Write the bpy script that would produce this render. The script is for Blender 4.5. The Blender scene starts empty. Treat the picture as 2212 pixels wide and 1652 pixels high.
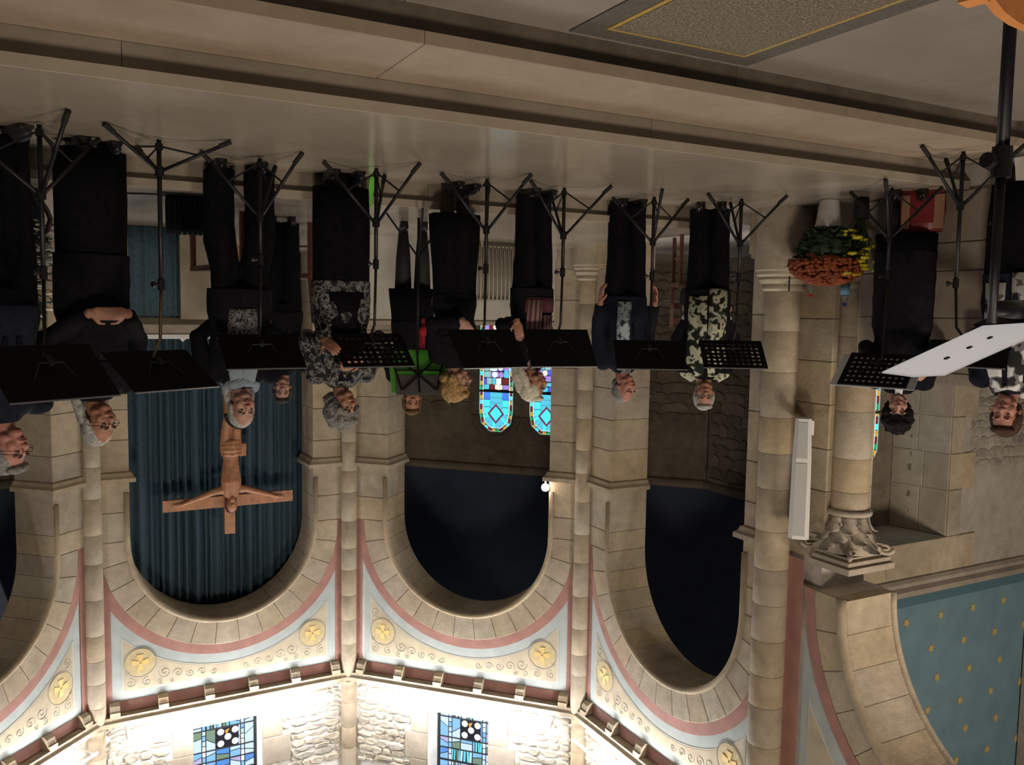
import bpy, math, random
from mathutils import Vector, Matrix, noise
from math import sin, cos, pi, sqrt, atan2, radians as R_
random.seed(7)
S = bpy.context.scene
COL = S.collection
# ---------------------------------------------------------------- camera, world, lights, exposure
YAW, PITCH, ROLL, CZ = 0.4914, 0.0832, 0.0164, 0.90
fw = Vector((-sin(YAW)*cos(PITCH), cos(YAW)*cos(PITCH), sin(PITCH)))
rt = Vector((cos(YAW), sin(YAW), 0)); up = rt.cross(fw)
r2 = rt*cos(ROLL)+up*sin(ROLL); u2 = -rt*sin(ROLL)+up*cos(ROLL)
cam = bpy.data.objects.new('camera', bpy.data.cameras.new('camera')); COL.objects.link(cam)
cam.data.sensor_width = 36; cam.data.lens = 36*1859/2212; cam.data.clip_start = 0.05
xa, ya, za = -r2, -u2, -fw                 # the photograph was taken with the camera upside down
cam.matrix_world = Matrix(((xa.x, ya.x, za.x, 0), (xa.y, ya.y, za.y, 0), (xa.z, ya.z, za.z, CZ), (0, 0, 0, 1)))
S.camera = cam
S.view_settings.view_transform = 'Standard'; S.view_settings.look = 'None'
S.view_settings.exposure = 0.0; S.view_settings.gamma = 1.0; S.view_settings.use_curve_mapping = False
W = bpy.data.worlds.new('world'); S.world = W; W.use_nodes = True
W.node_tree.nodes['Background'].inputs[0].default_value = (0.80, 0.86, 1.0, 1)
W.node_tree.nodes['Background'].inputs[1].default_value = 0.035
def area(name, loc, target, size, power, color):
    l = bpy.data.lights.new(name, 'AREA'); l.size = size; l.energy = power; l.color = color
    o = bpy.data.objects.new(name, l); COL.objects.link(o); o.location = loc
    o.rotation_euler = (Vector(target)-Vector(loc)).to_track_quat('-Z', 'Y').to_euler(); return o
area('nave_lamp', (0.4, -0.9, 6.3), (-2.4, 6.0, 1.0), 1.2, 215, (1.0, 0.85, 0.68))
area('nave_lamp', (-4.0, -1.2, 6.3), (-3.2, 6.0, 1.0), 1.2, 190, (1.0, 0.85, 0.68))
area('aisle_fill', (-7.0, 0.6, 5.2), (-8.6, 6.0, 2.6), 1.0, 150, (1.0, 0.86, 0.72))  # unseen fill light, added to brighten the chapel wall and splay
LED_POWER = 190.0

# ---------------------------------------------------------------- materials
def _mat(name):
    m = bpy.data.materials.new(name); m.use_nodes = True
    return m, m.node_tree.nodes, m.node_tree.links, m.node_tree.nodes['Principled BSDF']
def plain(name, c, rough=.6, metal=0., spec=.5, emit=None, es=0., noise_amt=0., nscale=20., trans=0.):
    m, n, l, b = _mat(name)
    b.inputs['Base Color'].default_value = (*c, 1); b.inputs['Roughness'].default_value = rough
    b.inputs['Metallic'].default_value = metal; b.inputs['Specular IOR Level'].default_value = spec
    if trans: b.inputs['Transmission Weight'].default_value = trans
    if emit:
        b.inputs['Emission Color'].default_value = (*emit, 1); b.inputs['Emission Strength'].default_value = es
    if noise_amt:
        t = n.new('ShaderNodeTexNoise'); t.inputs['Scale'].default_value = nscale; t.inputs['Detail'].default_value = 6
        tc = n.new('ShaderNodeTexCoord'); l.new(tc.outputs['Object'], t.inputs['Vector'])
        mx = n.new('ShaderNodeMixRGB'); mx.blend_type = 'MULTIPLY'; mx.inputs[0].default_value = 1
        mx.inputs[1].default_value = (*c, 1)
        r = n.new('ShaderNodeValToRGB'); l.new(t.outputs['Fac'], r.inputs[0])
        r.color_ramp.elements[0].position = .3; r.color_ramp.elements[1].position = .7
        a = 1-noise_amt; d = 1+noise_amt
        r.color_ramp.elements[0].color = (a, a, a, 1); r.color_ramp.elements[1].color = (d, d, d, 1)
        l.new(r.outputs[0], mx.inputs[2]); l.new(mx.outputs[0], b.inputs['Base Color'])
        bp = n.new('ShaderNodeBump'); bp.inputs['Strength'].default_value = .25; bp.inputs['Distance'].default_value = .01
        l.new(t.outputs['Fac'], bp.inputs['Height']); l.new(bp.outputs[0], b.inputs['Normal'])
    return m
def stone(name, cols, rough=.8, bump=.35, nscale=9., spec=.3, grain=.25):
    """stone whose tint differs from block to block, with mottling, pores and grain"""
    m, n, l, b = _mat(name)
    oi = n.new('ShaderNodeObjectInfo'); r = n.new('ShaderNodeValToRGB'); l.new(oi.outputs['Random'], r.inputs[0])
    els = r.color_ramp.elements
    while len(els) < len(cols): els.new(.5)
    for i, c in enumerate(cols): els[i].position = i/max(1, len(cols)-1); els[i].color = (*c, 1)
    tc = n.new('ShaderNodeTexCoord')
    t = n.new('ShaderNodeTexNoise'); t.inputs['Scale'].default_value = nscale; t.inputs['Detail'].default_value = 8
    t.inputs['Roughness'].default_value = .65; l.new(tc.outputs['Object'], t.inputs['Vector'])
    t2 = n.new('ShaderNodeTexNoise'); t2.inputs['Scale'].default_value = 1.7; l.new(tc.outputs['Object'], t2.inputs['Vector'])
    ad = n.new('ShaderNodeMath'); ad.operation = 'ADD'; l.new(t.outputs['Fac'], ad.inputs[0]); l.new(t2.outputs['Fac'], ad.inputs[1])
    rr = n.new('ShaderNodeValToRGB'); mr = n.new('ShaderNodeMath'); mr.operation = 'MULTIPLY'; mr.inputs[1].default_value = .5
    l.new(ad.outputs[0], mr.inputs[0]); l.new(mr.outputs[0], rr.inputs[0])
    rr.color_ramp.elements[0].position = .32; rr.color_ramp.elements[1].position = .68
    a, d = 1-grain, 1+grain*.6
    rr.color_ramp.elements[0].color = (a, a*.97, a*.93, 1); rr.color_ramp.elements[1].color = (d, d, d, 1)
    mx = n.new('ShaderNodeMixRGB'); mx.blend_type = 'MULTIPLY'; mx.inputs[0].default_value = 1
    l.new(r.outputs[0], mx.inputs[1]); l.new(rr.outputs[0], mx.inputs[2]); l.new(mx.outputs[0], b.inputs['Base Color'])
    b.inputs['Roughness'].default_value = rough; b.inputs['Specular IOR Level'].default_value = spec
    t3 = n.new('ShaderNodeTexNoise'); t3.inputs['Scale'].default_value = 45; t3.inputs['Detail'].default_value = 5
    l.new(tc.outputs['Object'], t3.inputs['Vector'])
    bp = n.new('ShaderNodeBump'); bp.inputs['Strength'].default_value = bump; bp.inputs['Distance'].default_value = .012
    l.new(t3.outputs['Fac'], bp.inputs['Height']); l.new(bp.outputs[0], b.inputs['Normal'])
    return m
def blotch(name, stops, scale=14., rough=.85, detail=2., stretch=(1, 1, 1), kind='noise'):
    """printed or woven cloth: hard patches of several colours"""
    m, n, l, b = _mat(name)
    tc = n.new('ShaderNodeTexCoord'); mp = n.new('ShaderNodeMapping'); mp.inputs['Scale'].default_value = stretch
    l.new(tc.outputs['Object'], mp.inputs['Vector'])
    if kind == 'noise':
        t = n.new('ShaderNodeTexNoise'); t.inputs['Scale'].default_value = scale; t.inputs['Detail'].default_value = detail; o = t.outputs['Fac']
    elif kind == 'voronoi':
        t = n.new('ShaderNodeTexVoronoi'); t.inputs['Scale'].default_value = scale
        sp = n.new('ShaderNodeSeparateColor'); l.new(t.outputs['Color'], sp.inputs[0]); o = sp.outputs[0]
    else:
        t = n.new('ShaderNodeTexWave'); t.inputs['Scale'].default_value = scale; t.inputs['Distortion'].default_value = 1.5; o = t.outputs['Fac']
    l.new(mp.outputs[0], t.inputs['Vector'])
    r = n.new('ShaderNodeValToRGB'); r.color_ramp.interpolation = 'CONSTANT'
    els = r.color_ramp.elements
    while len(els) < len(stops): els.new(.5)
    for i, (p, c) in enumerate(stops): els[i].position = p; els[i].color = (*c, 1)
    l.new(o, r.inputs[0]); l.new(r.outputs[0], b.inputs['Base Color']); b.inputs['Roughness'].default_value = rough
    b.inputs['Specular IOR Level'].default_value = .2
    return m
M = {}
M['lime'] = stone('limestone', [(.42, .35, .25), (.37, .305, .215), (.41, .36, .285), (.43, .345, .225), (.36, .31, .24), (.42, .36, .27)], grain=.33)
M['lime_g'] = stone('limestone_grey', [(.40, .35, .28), (.34, .29, .23), (.42, .38, .32)])
M['mortar'] = stone('mortar', [(.32, .28, .22)], grain=.3)
M['rubble'] = stone('rubble', [(.48, .44, .37), (.38, .34, .28), (.54, .48, .38), (.42, .40, .36)], bump=.8, nscale=14, grain=.45)
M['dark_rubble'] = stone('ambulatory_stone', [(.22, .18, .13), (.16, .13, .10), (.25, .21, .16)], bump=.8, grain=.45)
M['podium'] = stone('podium_stone', [(.36, .31, .25), (.34, .295, .24), (.375, .325, .265)], rough=.17, bump=.04, spec=.55, grain=.13)
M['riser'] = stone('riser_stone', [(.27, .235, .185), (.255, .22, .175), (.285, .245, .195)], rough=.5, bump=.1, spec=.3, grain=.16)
M['step'] = stone('step_stone', [(.345, .28, .215), (.33, .265, .205), (.36, .29, .225)], rough=.62, bump=.1, spec=.2, grain=.18)
M['nave'] = stone('nave_stone', [(.27, .24, .208), (.255, .228, .198), (.285, .252, .22)], rough=.35, bump=.08, spec=.4, grain=.15)
M['pink'] = plain('red_paint', (.33, .165, .135), .8, noise_amt=.15, nscale=7)
M['field'] = plain('pale_blue_paint', (.36, .395, .385), .85, noise_amt=.1, nscale=6)
M['ochre'] = plain('ochre_paint', (.42, .36, .26), .85, noise_amt=.12, nscale=6)
M['line'] = plain('pale_outline_paint', (.50, .48, .42), .85)
M['scroll'] = plain('scroll_paint', (.33, .32, .285), .85)
M['medal'] = plain('medallion_paint', (.46, .37, .20), .7, noise_amt=.12, nscale=15)
M['gold'] = plain('gold_paint', (.62, .45, .16), .5, .15)
M['teal'] = plain('teal_curtain_cloth', (.062, .105, .138), .9, spec=.15, noise_amt=.18, nscale=30)
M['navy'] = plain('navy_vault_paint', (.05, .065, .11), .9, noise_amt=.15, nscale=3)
M['sky'] = plain('blue_wall_paint', (.15, .25, .29), .85, noise_amt=.1, nscale=4)
M['black'] = plain('black_metal', (.008, .008, .010), .45, .0, .3)
M['desk'] = plain('black_desk_metal', (.006, .006, .007), .65, .0, .10)
M['brass'] = plain('brass_tube', (.22, .17, .11), .35, .8)
M['steel'] = plain('steel', (.55, .55, .56), .3, .9)
M['lead'] = plain('lead_came', (.02, .02, .022), .6)
M['rubber'] = plain('black_rubber', (.006, .006, .006), .8)
M['blackcloth'] = plain('black_cloth', (.0065, .0065, .009), .95, spec=.12, noise_amt=.3, nscale=40)
M['navycloth'] = plain('navy_cloth', (.010, .0115, .020), .92, spec=.12, noise_amt=.3, nscale=40)
M['skirt'] = plain('black_skirt_cloth', (.005, .005, .0065), .97, spec=.08, noise_amt=.3, nscale=30)
M['shoe'] = plain('black_leather', (.006, .006, .007), .35)
M['white'] = plain('white_paper', (.60, .65, .74), .7)
M['whitecloth'] = plain('white_cloth', (.80, .80, .82), .8)
M['pot'] = plain('white_ceramic', (.62, .61, .60), .35, noise_amt=.06)
M['folder'] = plain('white_card', (.84, .87, .94), .6)
_n = M['folder'].node_tree; _t = _n.nodes.new('ShaderNodeBsdfTranslucent'); _t.inputs[0].default_value = (.90, .93, 1, 1); _x = _n.nodes.new('ShaderNodeMixShader'); _x.inputs[0].default_value = .75
_n.links.new(_n.nodes['Principled BSDF'].outputs[0], _x.inputs[1]); _n.links.new(_t.outputs[0], _x.inputs[2]); _n.links.new(_x.outputs[0], _n.nodes['Material Output'].inputs['Surface'])
M['spk'] = plain('white_enamel', (.66, .66, .64), .4)
M['grille'] = plain('speaker_grille', (.44, .445, .435), .55, noise_amt=.1, nscale=300)
M['leaf'] = plain('dark_leaf', (.018, .040, .016), .6, noise_amt=.4, nscale=40)
M['rust'] = plain('rust_petal', (.26, .055, .014), .75, noise_amt=.45, nscale=60)
M['yellow'] = plain('yellow_petal', (.62, .54, .01), .6, noise_amt=.2, nscale=60)
M['cream_petal'] = plain('cream_petal', (.72, .73, .62), .6)
M['wood'] = plain('carved_wood', (.36, .16, .075), .5, noise_amt=.25, nscale=18)
M['redwood'] = plain('red_brown_wood', (.09, .028, .014), .5, noise_amt=.2, nscale=18)
M['orange'] = plain('orange_wood', (.58, .22, .055), .4, noise_amt=.08, nscale=12)
M['redbag'] = plain('red_plastic', (.15, .010, .012), .4)
M['tanbag'] = plain('tan_plastic', (.26, .12, .07), .5)
M['green'] = plain('green_plastic', (.12, .52, .05), .4)
M['wallwhite'] = plain('white_wash', (.50, .48, .43), .85, noise_amt=.08, nscale=10)
M['rad'] = plain('radiator_enamel', (.30, .27, .21), .45)
M['glass_clear'] = plain('clear_plastic', (.9, .92, .95), .08, trans=.9)
M['redcap'] = plain('red_cap', (.6, .015, .03), .4)
M['bluelabel'] = plain('blue_label', (.22, .42, .68), .5)
M['bluecap'] = plain('blue_cap', (.03, .05, .35), .4)
M['led'] = plain('led_tube', (1, 1, 1), .5, emit=(1.0, .975, .955), es=LED_POWER)
M['lamp'] = plain('spot_lens', (1, 1, 1), .5, emit=(1.0, .80, .68), es=60)
M['rug'] = blotch('speckled_carpet', [(0, (.09, .07, .05)), (.42, (.19, .16, .12)), (.5, (.13, .105, .08)), (.58, (.27, .235, .19))], 90, stretch=(1, 1, 1), detail=3)
M['rugdark'] = plain('dark_carpet_border', (.10, .09, .075), .95, noise_amt=.25, nscale=60)
M['ruggold'] = plain('gold_carpet_line', (.38, .25, .055), .9, noise_amt=.2, nscale=60)

# ---------------------------------------------------------------- mesh helpers
class MB:
    def __init__(s): s.v, s.f, s.m = [], [], []
    def add(s, vs, fs, m=0):
        b = len(s.v); s.v += [tuple(x) for x in vs]
        for f in fs: s.f.append([i+b for i in f]); s.m.append(m)
    def box(s, a, b, m=0):
        x0, y0, z0 = a; x1, y1, z1 = b
        s.add([(x0, y0, z0), (x1, y0, z0), (x1, y1, z0), (x0, y1, z0), (x0, y0, z1), (x1, y0, z1), (x1, y1, z1), (x0, y1, z1)],
              [(3, 2, 1, 0), (4, 5, 6, 7), (0, 1, 5, 4), (1, 2, 6, 5), (2, 3, 7, 6), (3, 0, 4, 7)], m)
    def obox(s, c, ax, ay, az, m=0):
        c, ax, ay, az = map(Vector, (c, ax, ay, az)); vs = []
        for z in (-1, 1):
            for x, y in ((-1, -1), (1, -1), (1, 1), (-1, 1)): vs.append(c+ax*x+ay*y+az*z)
        s.add(vs, [(3, 2, 1, 0), (4, 5, 6, 7), (0, 1, 5, 4), (1, 2, 6, 5), (2, 3, 7, 6), (3, 0, 4, 7)], m)
    def ell(s, c, r, m=0, n=14, k=9, rot=None):
        c = Vector(c); vs = []
        for j in range(1, k):
            t = pi*j/k
            for i in range(n):
                a = 2*pi*i/n; p = Vector((r[0]*sin(t)*cos(a), r[1]*sin(t)*sin(a), r[2]*cos(t)))
                vs.append(c+(rot @ p if rot else p))
        T = Vector((0, 0, r[2])); B = -T
        if rot: T, B = rot @ T, rot @ B
        vs += [c+T, c+B]; fs = []
        for j in range(k-2):
            for i in range(n): fs.append((j*n+i, (j+1)*n+i, (j+1)*n+(i+1) % n, j*n+(i+1) % n))
        t, b = (k-1)*n, (k-1)*n+1
        for i in range(n): fs += [(t, i, (i+1) % n), (b, (k-2)*n+(i+1) % n, (k-2)*n+i)]
        s.add(vs, fs, m)
    def loft(s, rings, m=0, cap=True):
        n = len(rings[0]); vs = [p for r in rings for p in r]; fs = []
        for j in range(len(rings)-1):
            for i in range(n): fs.append((j*n+i, j*n+(i+1) % n, (j+1)*n+(i+1) % n, (j+1)*n+i))
        if cap: fs += [tuple(reversed(range(n))), tuple(range((len(rings)-1)*n, len(rings)*n))]
        s.add(vs, fs, m)
    def tube(s, pts, rad, n=8, m=0, ends=False):
        pts = [Vector(p) for p in pts]
        if not isinstance(rad, (list, tuple)): rad = [rad]*len(pts)
        rings = []; prev = None
        for i, p in enumerate(pts):
            d = (pts[min(i+1, len(pts)-1)]-pts[max(i-1, 0)]).normalized()
            u = (prev - d*prev.dot(d)) if prev else d.orthogonal()
            if u.length < 1e-5: u = d.orthogonal()
            u.normalize(); w = d.cross(u); prev = u
            rings.append([p+(u*cos(2*pi*j/n)+w*sin(2*pi*j/n))*rad[i] for j in range(n)])
        s.loft(rings, m)
        if ends:
            for p, r in zip(pts, rad): s.ell(p, (r, r, r), m, 10, 6)
    def lathe(s, prof, c=(0, 0, 0), n=20, m=0, a0=0., a1=2*pi):
        c = Vector(c); full = abs(a1-a0-2*pi) < 1e-6; k = n if full else n+1
        rings = [[c+Vector((r*cos(a0+(a1-a0)*i/n), r*sin(a0+(a1-a0)*i/n), z)) for i in range(k)] for r, z in prof]
        vs = [p for r in rings for p in r]; fs = []
        for j in range(len(rings)-1):
            for i in range(n): fs.append((j*k+i, j*k+(i+1) % k, (j+1)*k+(i+1) % k, (j+1)*k+i))
        if full: fs += [tuple(reversed(range(k))), tuple(range((len(rings)-1)*k, len(rings)*k))]
        s.add(vs, fs, m)
    def prism(s, poly, ext, m=0):
        """closed polygon of Vectors pushed along ext"""
        n = len(poly); poly = [Vector(p) for p in poly]; e = Vector(ext)
        s.add(poly+[p+e for p in poly], [tuple(range(n))[::-1], tuple(range(n, 2*n))]+[(i, (i+1) % n, n+(i+1) % n, n+i) for i in range(n)], m)
    def mesh(s, name, smooth=False):
        me = bpy.data.meshes.new(name); me.from_pydata(s.v, [], s.f); me.update()
        me.polygons.foreach_set('material_index', s.m)
        if smooth: me.polygons.foreach_set('use_smooth', [True]*len(me.polygons))
        return me
def link(name, me, mats, parent=None, loc=None, rz=None):
    o = bpy.data.objects.new(name, me); COL.objects.link(o)
    if me is not None and not me.materials:
        for m in (mats if isinstance(mats, (list, tuple)) else [mats]): me.materials.append(m)
    if loc is not None: o.location = loc
    if rz is not None: o.rotation_euler = (0, 0, rz)
    if parent: o.parent = parent
    return o
def obj(name, mb, mats, parent=None, smooth=False, loc=None, rz=None):
    me = mb.mesh(name, smooth); fixn(me)
    return link(name, me, mats, parent, loc, rz)
import bmesh
def fixn(me):
    bm = bmesh.new(); bm.from_mesh(me); bmesh.ops.recalc_face_normals(bm, faces=bm.faces[:]); bm.to_mesh(me); bm.free()
def smooth_by_angle(o, ang=40):
    me = o.data; me.polygons.foreach_set('use_smooth', [True]*len(me.polygons))
    bm = bmesh.new(); bm.from_mesh(me)
    for e in bm.edges: e.smooth = len(e.link_faces) == 2 and e.calc_face_angle(0) < R_(ang)
    bm.to_mesh(me); bm.free(); return o
def tag(o, label, cat, group=None):
    o['label'] = label; o['category'] = cat
    if group: o['group'] = group
    return o
def empty(name, loc=(0, 0, 0), rz=0.):
    o = bpy.data.objects.new(name, None); COL.objects.link(o); o.location = loc; o.rotation_euler = (0, 0, rz)
    o.empty_display_size = .1; return o
def struct(o): o['kind'] = 'structure'; return o
def fuse(mb, vox, it=3, nz=0., ns=12., nseed=0.):
    """join overlapping solids into one continuous skin"""
    me = mb.mesh('tmp'); fixn(me); o = bpy.data.objects.new('tmp', me); COL.objects.link(o)
    m = o.modifiers.new('r', 'REMESH'); m.mode = 'VOXEL'; m.voxel_size = vox
    if it: sm = o.modifiers.new('s', 'SMOOTH'); sm.factor = .5; sm.iterations = it
    dg = bpy.context.evaluated_depsgraph_get(); out = bpy.data.meshes.new_from_object(o.evaluated_get(dg))
    bpy.data.objects.remove(o); bpy.data.meshes.remove(me)
    if nz:
        nr = [v.normal.copy() for v in out.vertices]
        for v, k in zip(out.vertices, nr): v.co += k*nz*noise.noise(v.co*ns+Vector((nseed, 0, 0)))
    out.materials.clear()
    out.polygons.foreach_set('use_smooth', [True]*len(out.polygons)); return out

# ---------------------------------------------------------------- plan of the apse
V = [(1.75, 8.60), (-0.33, 10.78), (-3.40, 10.84), (-5.60, 8.54), (-5.58, 5.42)]
CEN = Vector((-1.88, 7.0))
OUT = [tuple(CEN+(Vector(v)-CEN)*1.78) for v in V]; OUT[4] = (OUT[4][0], 6.25)
class Frame:
    def __init__(s, L, R):
        s.L = Vector((*L, 0)); d = Vector((*R, 0))-s.L; s.w = d.length; s.t = d.normalized(); s.n = Vector((s.t.y, -s.t.x, 0))
    def p(s, a, o, z): return s.L+s.t*a+s.n*o+Vector((0, 0, z))
def fbox(mb, F, s0, s1, o0, o1, z0, z1, m=0):
    vs = [F.p(a, o, z) for z in (z0, z1) for a, o in ((s0, o0), (s1, o0), (s1, o1), (s0, o1))]
    mb.add(vs, [(3, 2, 1, 0), (4, 5, 6, 7), (0, 1, 5, 4), (1, 2, 6, 5), (2, 3, 7, 6), (3, 0, 4, 7)], m)
def block(F, s0, s1, o0, o1, z0, z1, parent, mat, name='stone', ch=.006, jit=0.):
    """one ashlar block: chamfered front arrises, 9 faces"""
    g = .0025; s0 += g; s1 -= g; z0 += g; z1 -= g; mb = MB(); o1 += random.uniform(-jit, jit)
    vs = [F.p(a, o0, z) for a, z in ((s0, z0), (s1, z0), (s1, z1), (s0, z1))]
    vs += [F.p(a, o1-ch, z) for a, z in ((s0, z0), (s1, z0), (s1, z1), (s0, z1))]
    vs += [F.p(a, o1, z) for a, z in ((s0+ch, z0+ch), (s1-ch, z0+ch), (s1-ch, z1-ch), (s0+ch, z1-ch))]
    fs = [(0, 1, 5, 4), (1, 2, 6, 5), (2, 3, 7, 6), (3, 0, 4, 7), (4, 5, 9, 8), (5, 6, 10, 9), (6, 7, 11, 10), (7, 4, 8, 11), (8, 9, 10, 11), (3, 2, 1, 0)]
    mb.add(vs, fs); return obj(name, mb, mat, parent)
def voussoir(F, sc, zc, r0, r1, a0, a1, o0, o1, parent, mat, ch=.006):
    g = .0025/r1; a0 += g; a1 -= g; n = 3; mb = MB(); P = []
    for o, c in ((o0, 0), (o1-ch, 0), (o1, ch)):
        ring = []
        for i in range(n+1):
            a = a0+c/r1+(a1-a0-2*c/r1)*i/n; ring.append(F.p(sc+(r0+c)*cos(a), o, zc+(r0+c)*sin(a)))
        for i in range(n, -1, -1):
            a = a0+c/r1+(a1-a0-2*c/r1)*i/n; ring.append(F.p(sc+(r1-c)*cos(a), o, zc+(r1-c)*sin(a)))
        P.append(ring)
    k = 2*(n+1); vs = P[0]+P[1]+P[2]; fs = []
    for j in (0, 1):
        for i in range(k): fs.append((j*k+i, j*k+(i+1) % k, (j+1)*k+(i+1) % k, (j+1)*k+i))
    for b, rev in ((0, True), (2*k, False)):
        for i in range(n):
            q = (b+i, b+i+1, b+k-2-i, b+k-1-i); fs.append(q[::-1] if rev else q)
    mb.add(vs, fs); return obj('voussoir', mb, mat, parent)
def path_profile(mb, path, prof, m=0):
    """sweep profile; path = list of (point, out, up)"""
    rings = [[p+a*x+b*y for x, y in prof] for p, a, b in path]; mb.loft(rings, m)
SC0, ZC, RI, RO, RP = 1.53, 3.65, 1.08, 1.42, 1.54
def painted(F, poly_sz, o, mat, name, parent, th=.004):
    mb = MB(); n = len(poly_sz)
    mb.prism([F.p(a, o-th, z) for a, z in poly_sz], F.n*th); return obj(name, mb, mat, parent)
def arcband(F, sc, r0, r1, zmin0, o, mat, name, parent, smin, smax, th=.004, zc=ZC):
    """painted strip following the arch, clipped to smin..smax"""
    def clip(r):
        pts = []
        for i in range(61):
            a = pi*i/60; s = sc+r*cos(a); z = zc+r*sin(a)
            pts.append((min(max(s, smin), smax), z))
        return pts
    A, B = clip(r0), clip(r1); mb = MB(); vs = []; fs = []
    for off in (o-th, o):
        vs += [F.p(s, off, z) for s, z in A]+[F.p(s, off, z) for s, z in B]
    n = len(A)
    for i in range(n-1):
        fs.append((2*n+i, 2*n+i+1, 3*n+i+1, 3*n+i)); fs.append((i, n+i, n+i+1, i+1))
        fs.append((i, i+1, 2*n+i+1, 2*n+i)); fs.append((n+i, 3*n+i, 3*n+i+1, n+i+1))
    mb.add(vs, fs); return obj(name, mb, mat, parent)
def spandrel_poly(sc, s0, s1, r, ztop, zc=ZC):
    pts = [(s0, ztop), (s1, ztop)]; N = 48; a0 = math.acos(max(-1, min(1, (s1-sc)/r))); a1 = math.acos(max(-1, min(1, (s0-sc)/r)))
    for i in range(N+1):
        a = a0+(a1-a0)*i/N; pts.append((sc+r*cos(a), zc+r*sin(a)))
    return pts
def fieldmesh(F, sc, s0, s1, r, ztop, o, mat, name, parent, th=.004):
    N = 48; a0 = math.acos(max(-1, min(1, (s1-sc)/r))); a1 = math.acos(max(-1, min(1, (s0-sc)/r))); vs = []; fs = []
    for i in range(N+1):
        a = a0+(a1-a0)*i/N; s = sc+r*cos(a); z = ZC+r*sin(a)
        vs += [F.p(s, o, z), F.p(s, o, ztop), F.p(s, o-th, z), F.p(s, o-th, ztop)]
    for i in range(N):
        b = 4*i; fs += [(b, b+1, b+5, b+4), (b+2, b+6, b+7, b+3), (b+1, b+3, b+7, b+5), (b, b+4, b+6, b+2)]
    mb = MB(); mb.add(vs, fs); return obj(name, mb, mat, parent)
def spiral(F, c, r, turns, a0, o, sgn=1):
    return [F.p(c[0]+r*(1-t/24)*cos(a0+sgn*turns*2*pi*t/24), o, c[1]+r*(1-t/24)*sin(a0+sgn*turns*2*pi*t/24)) for t in range(23)]
def rubble(F, s0, s1, z0, z1, o, parent, mat, holes=(), limit=280, hmin=.055, hmax=.12, wmin=.10, wmax=.30, rng=None, rel=1., jj=1.):
    """coursed rough stones, each its own object"""
    rng = rng or random; z = z0; cnt = 0
    while z < z1-.03 and cnt < limit:
        h = rng.uniform(hmin, hmax); zt = min(z+h, z1); s = s0-rng.uniform(0, wmin)
        while s < s1-.02:
            w = rng.uniform(wmin, wmax); e = min(s+w, s1); a = max(s, s0); s = e
            if e-a < .04: continue
            if any(a < hx1 and e > hx0 and z < hz1-.01 and zt > hz0+.01 for hx0, hx1, hz0, hz1 in holes):
                for hx0, hx1, hz0, hz1 in holes:
                    if z < hz1-.01 and zt > hz0+.01 and a < hx1 and e > hx0:
                        if a < hx0-.04: e = hx0
                        elif e > hx1+.04: a = hx1
                        else: e = a
                if e-a < .05: continue
            n = 8; j = .012*jj; c = ((a+e)/2, (z+zt)/2); hw, hh = (e-a)/2-.005, (zt-z)/2-.005; out = []
            for i in range(n):
                t = 2*pi*(i+.5)/n; x = max(-1, min(1, 1.25*cos(t))); y = max(-1, min(1, 1.25*sin(t)))
                out.append((c[0]+x*hw+rng.uniform(-j, j)*.7, c[1]+y*hh+rng.uniform(-j, j)*.6))
            d = rng.uniform(.012, .045)*rel; mb = MB(); vs = [F.p(x, o-.02, y) for x, y in out]
            vs += [F.p(x, o+d*.45, y) for x, y in out]
            vs += [F.p(c[0]+(x-c[0])*.72, o+d+rng.uniform(-.006, .006)*rel, c[1]+(y-c[1])*.68) for x, y in out]
            fs = [(k*n+i, k*n+(i+1) % n, (k+1)*n+(i+1) % n, (k+1)*n+i) for k in (0, 1) for i in range(n)]+[tuple(range(2*n, 3*n))]
            mb.add(vs, fs); obj('stone', mb, mat, parent); cnt += 1
            if cnt >= limit: break
        z = zt
    return cnt
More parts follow.
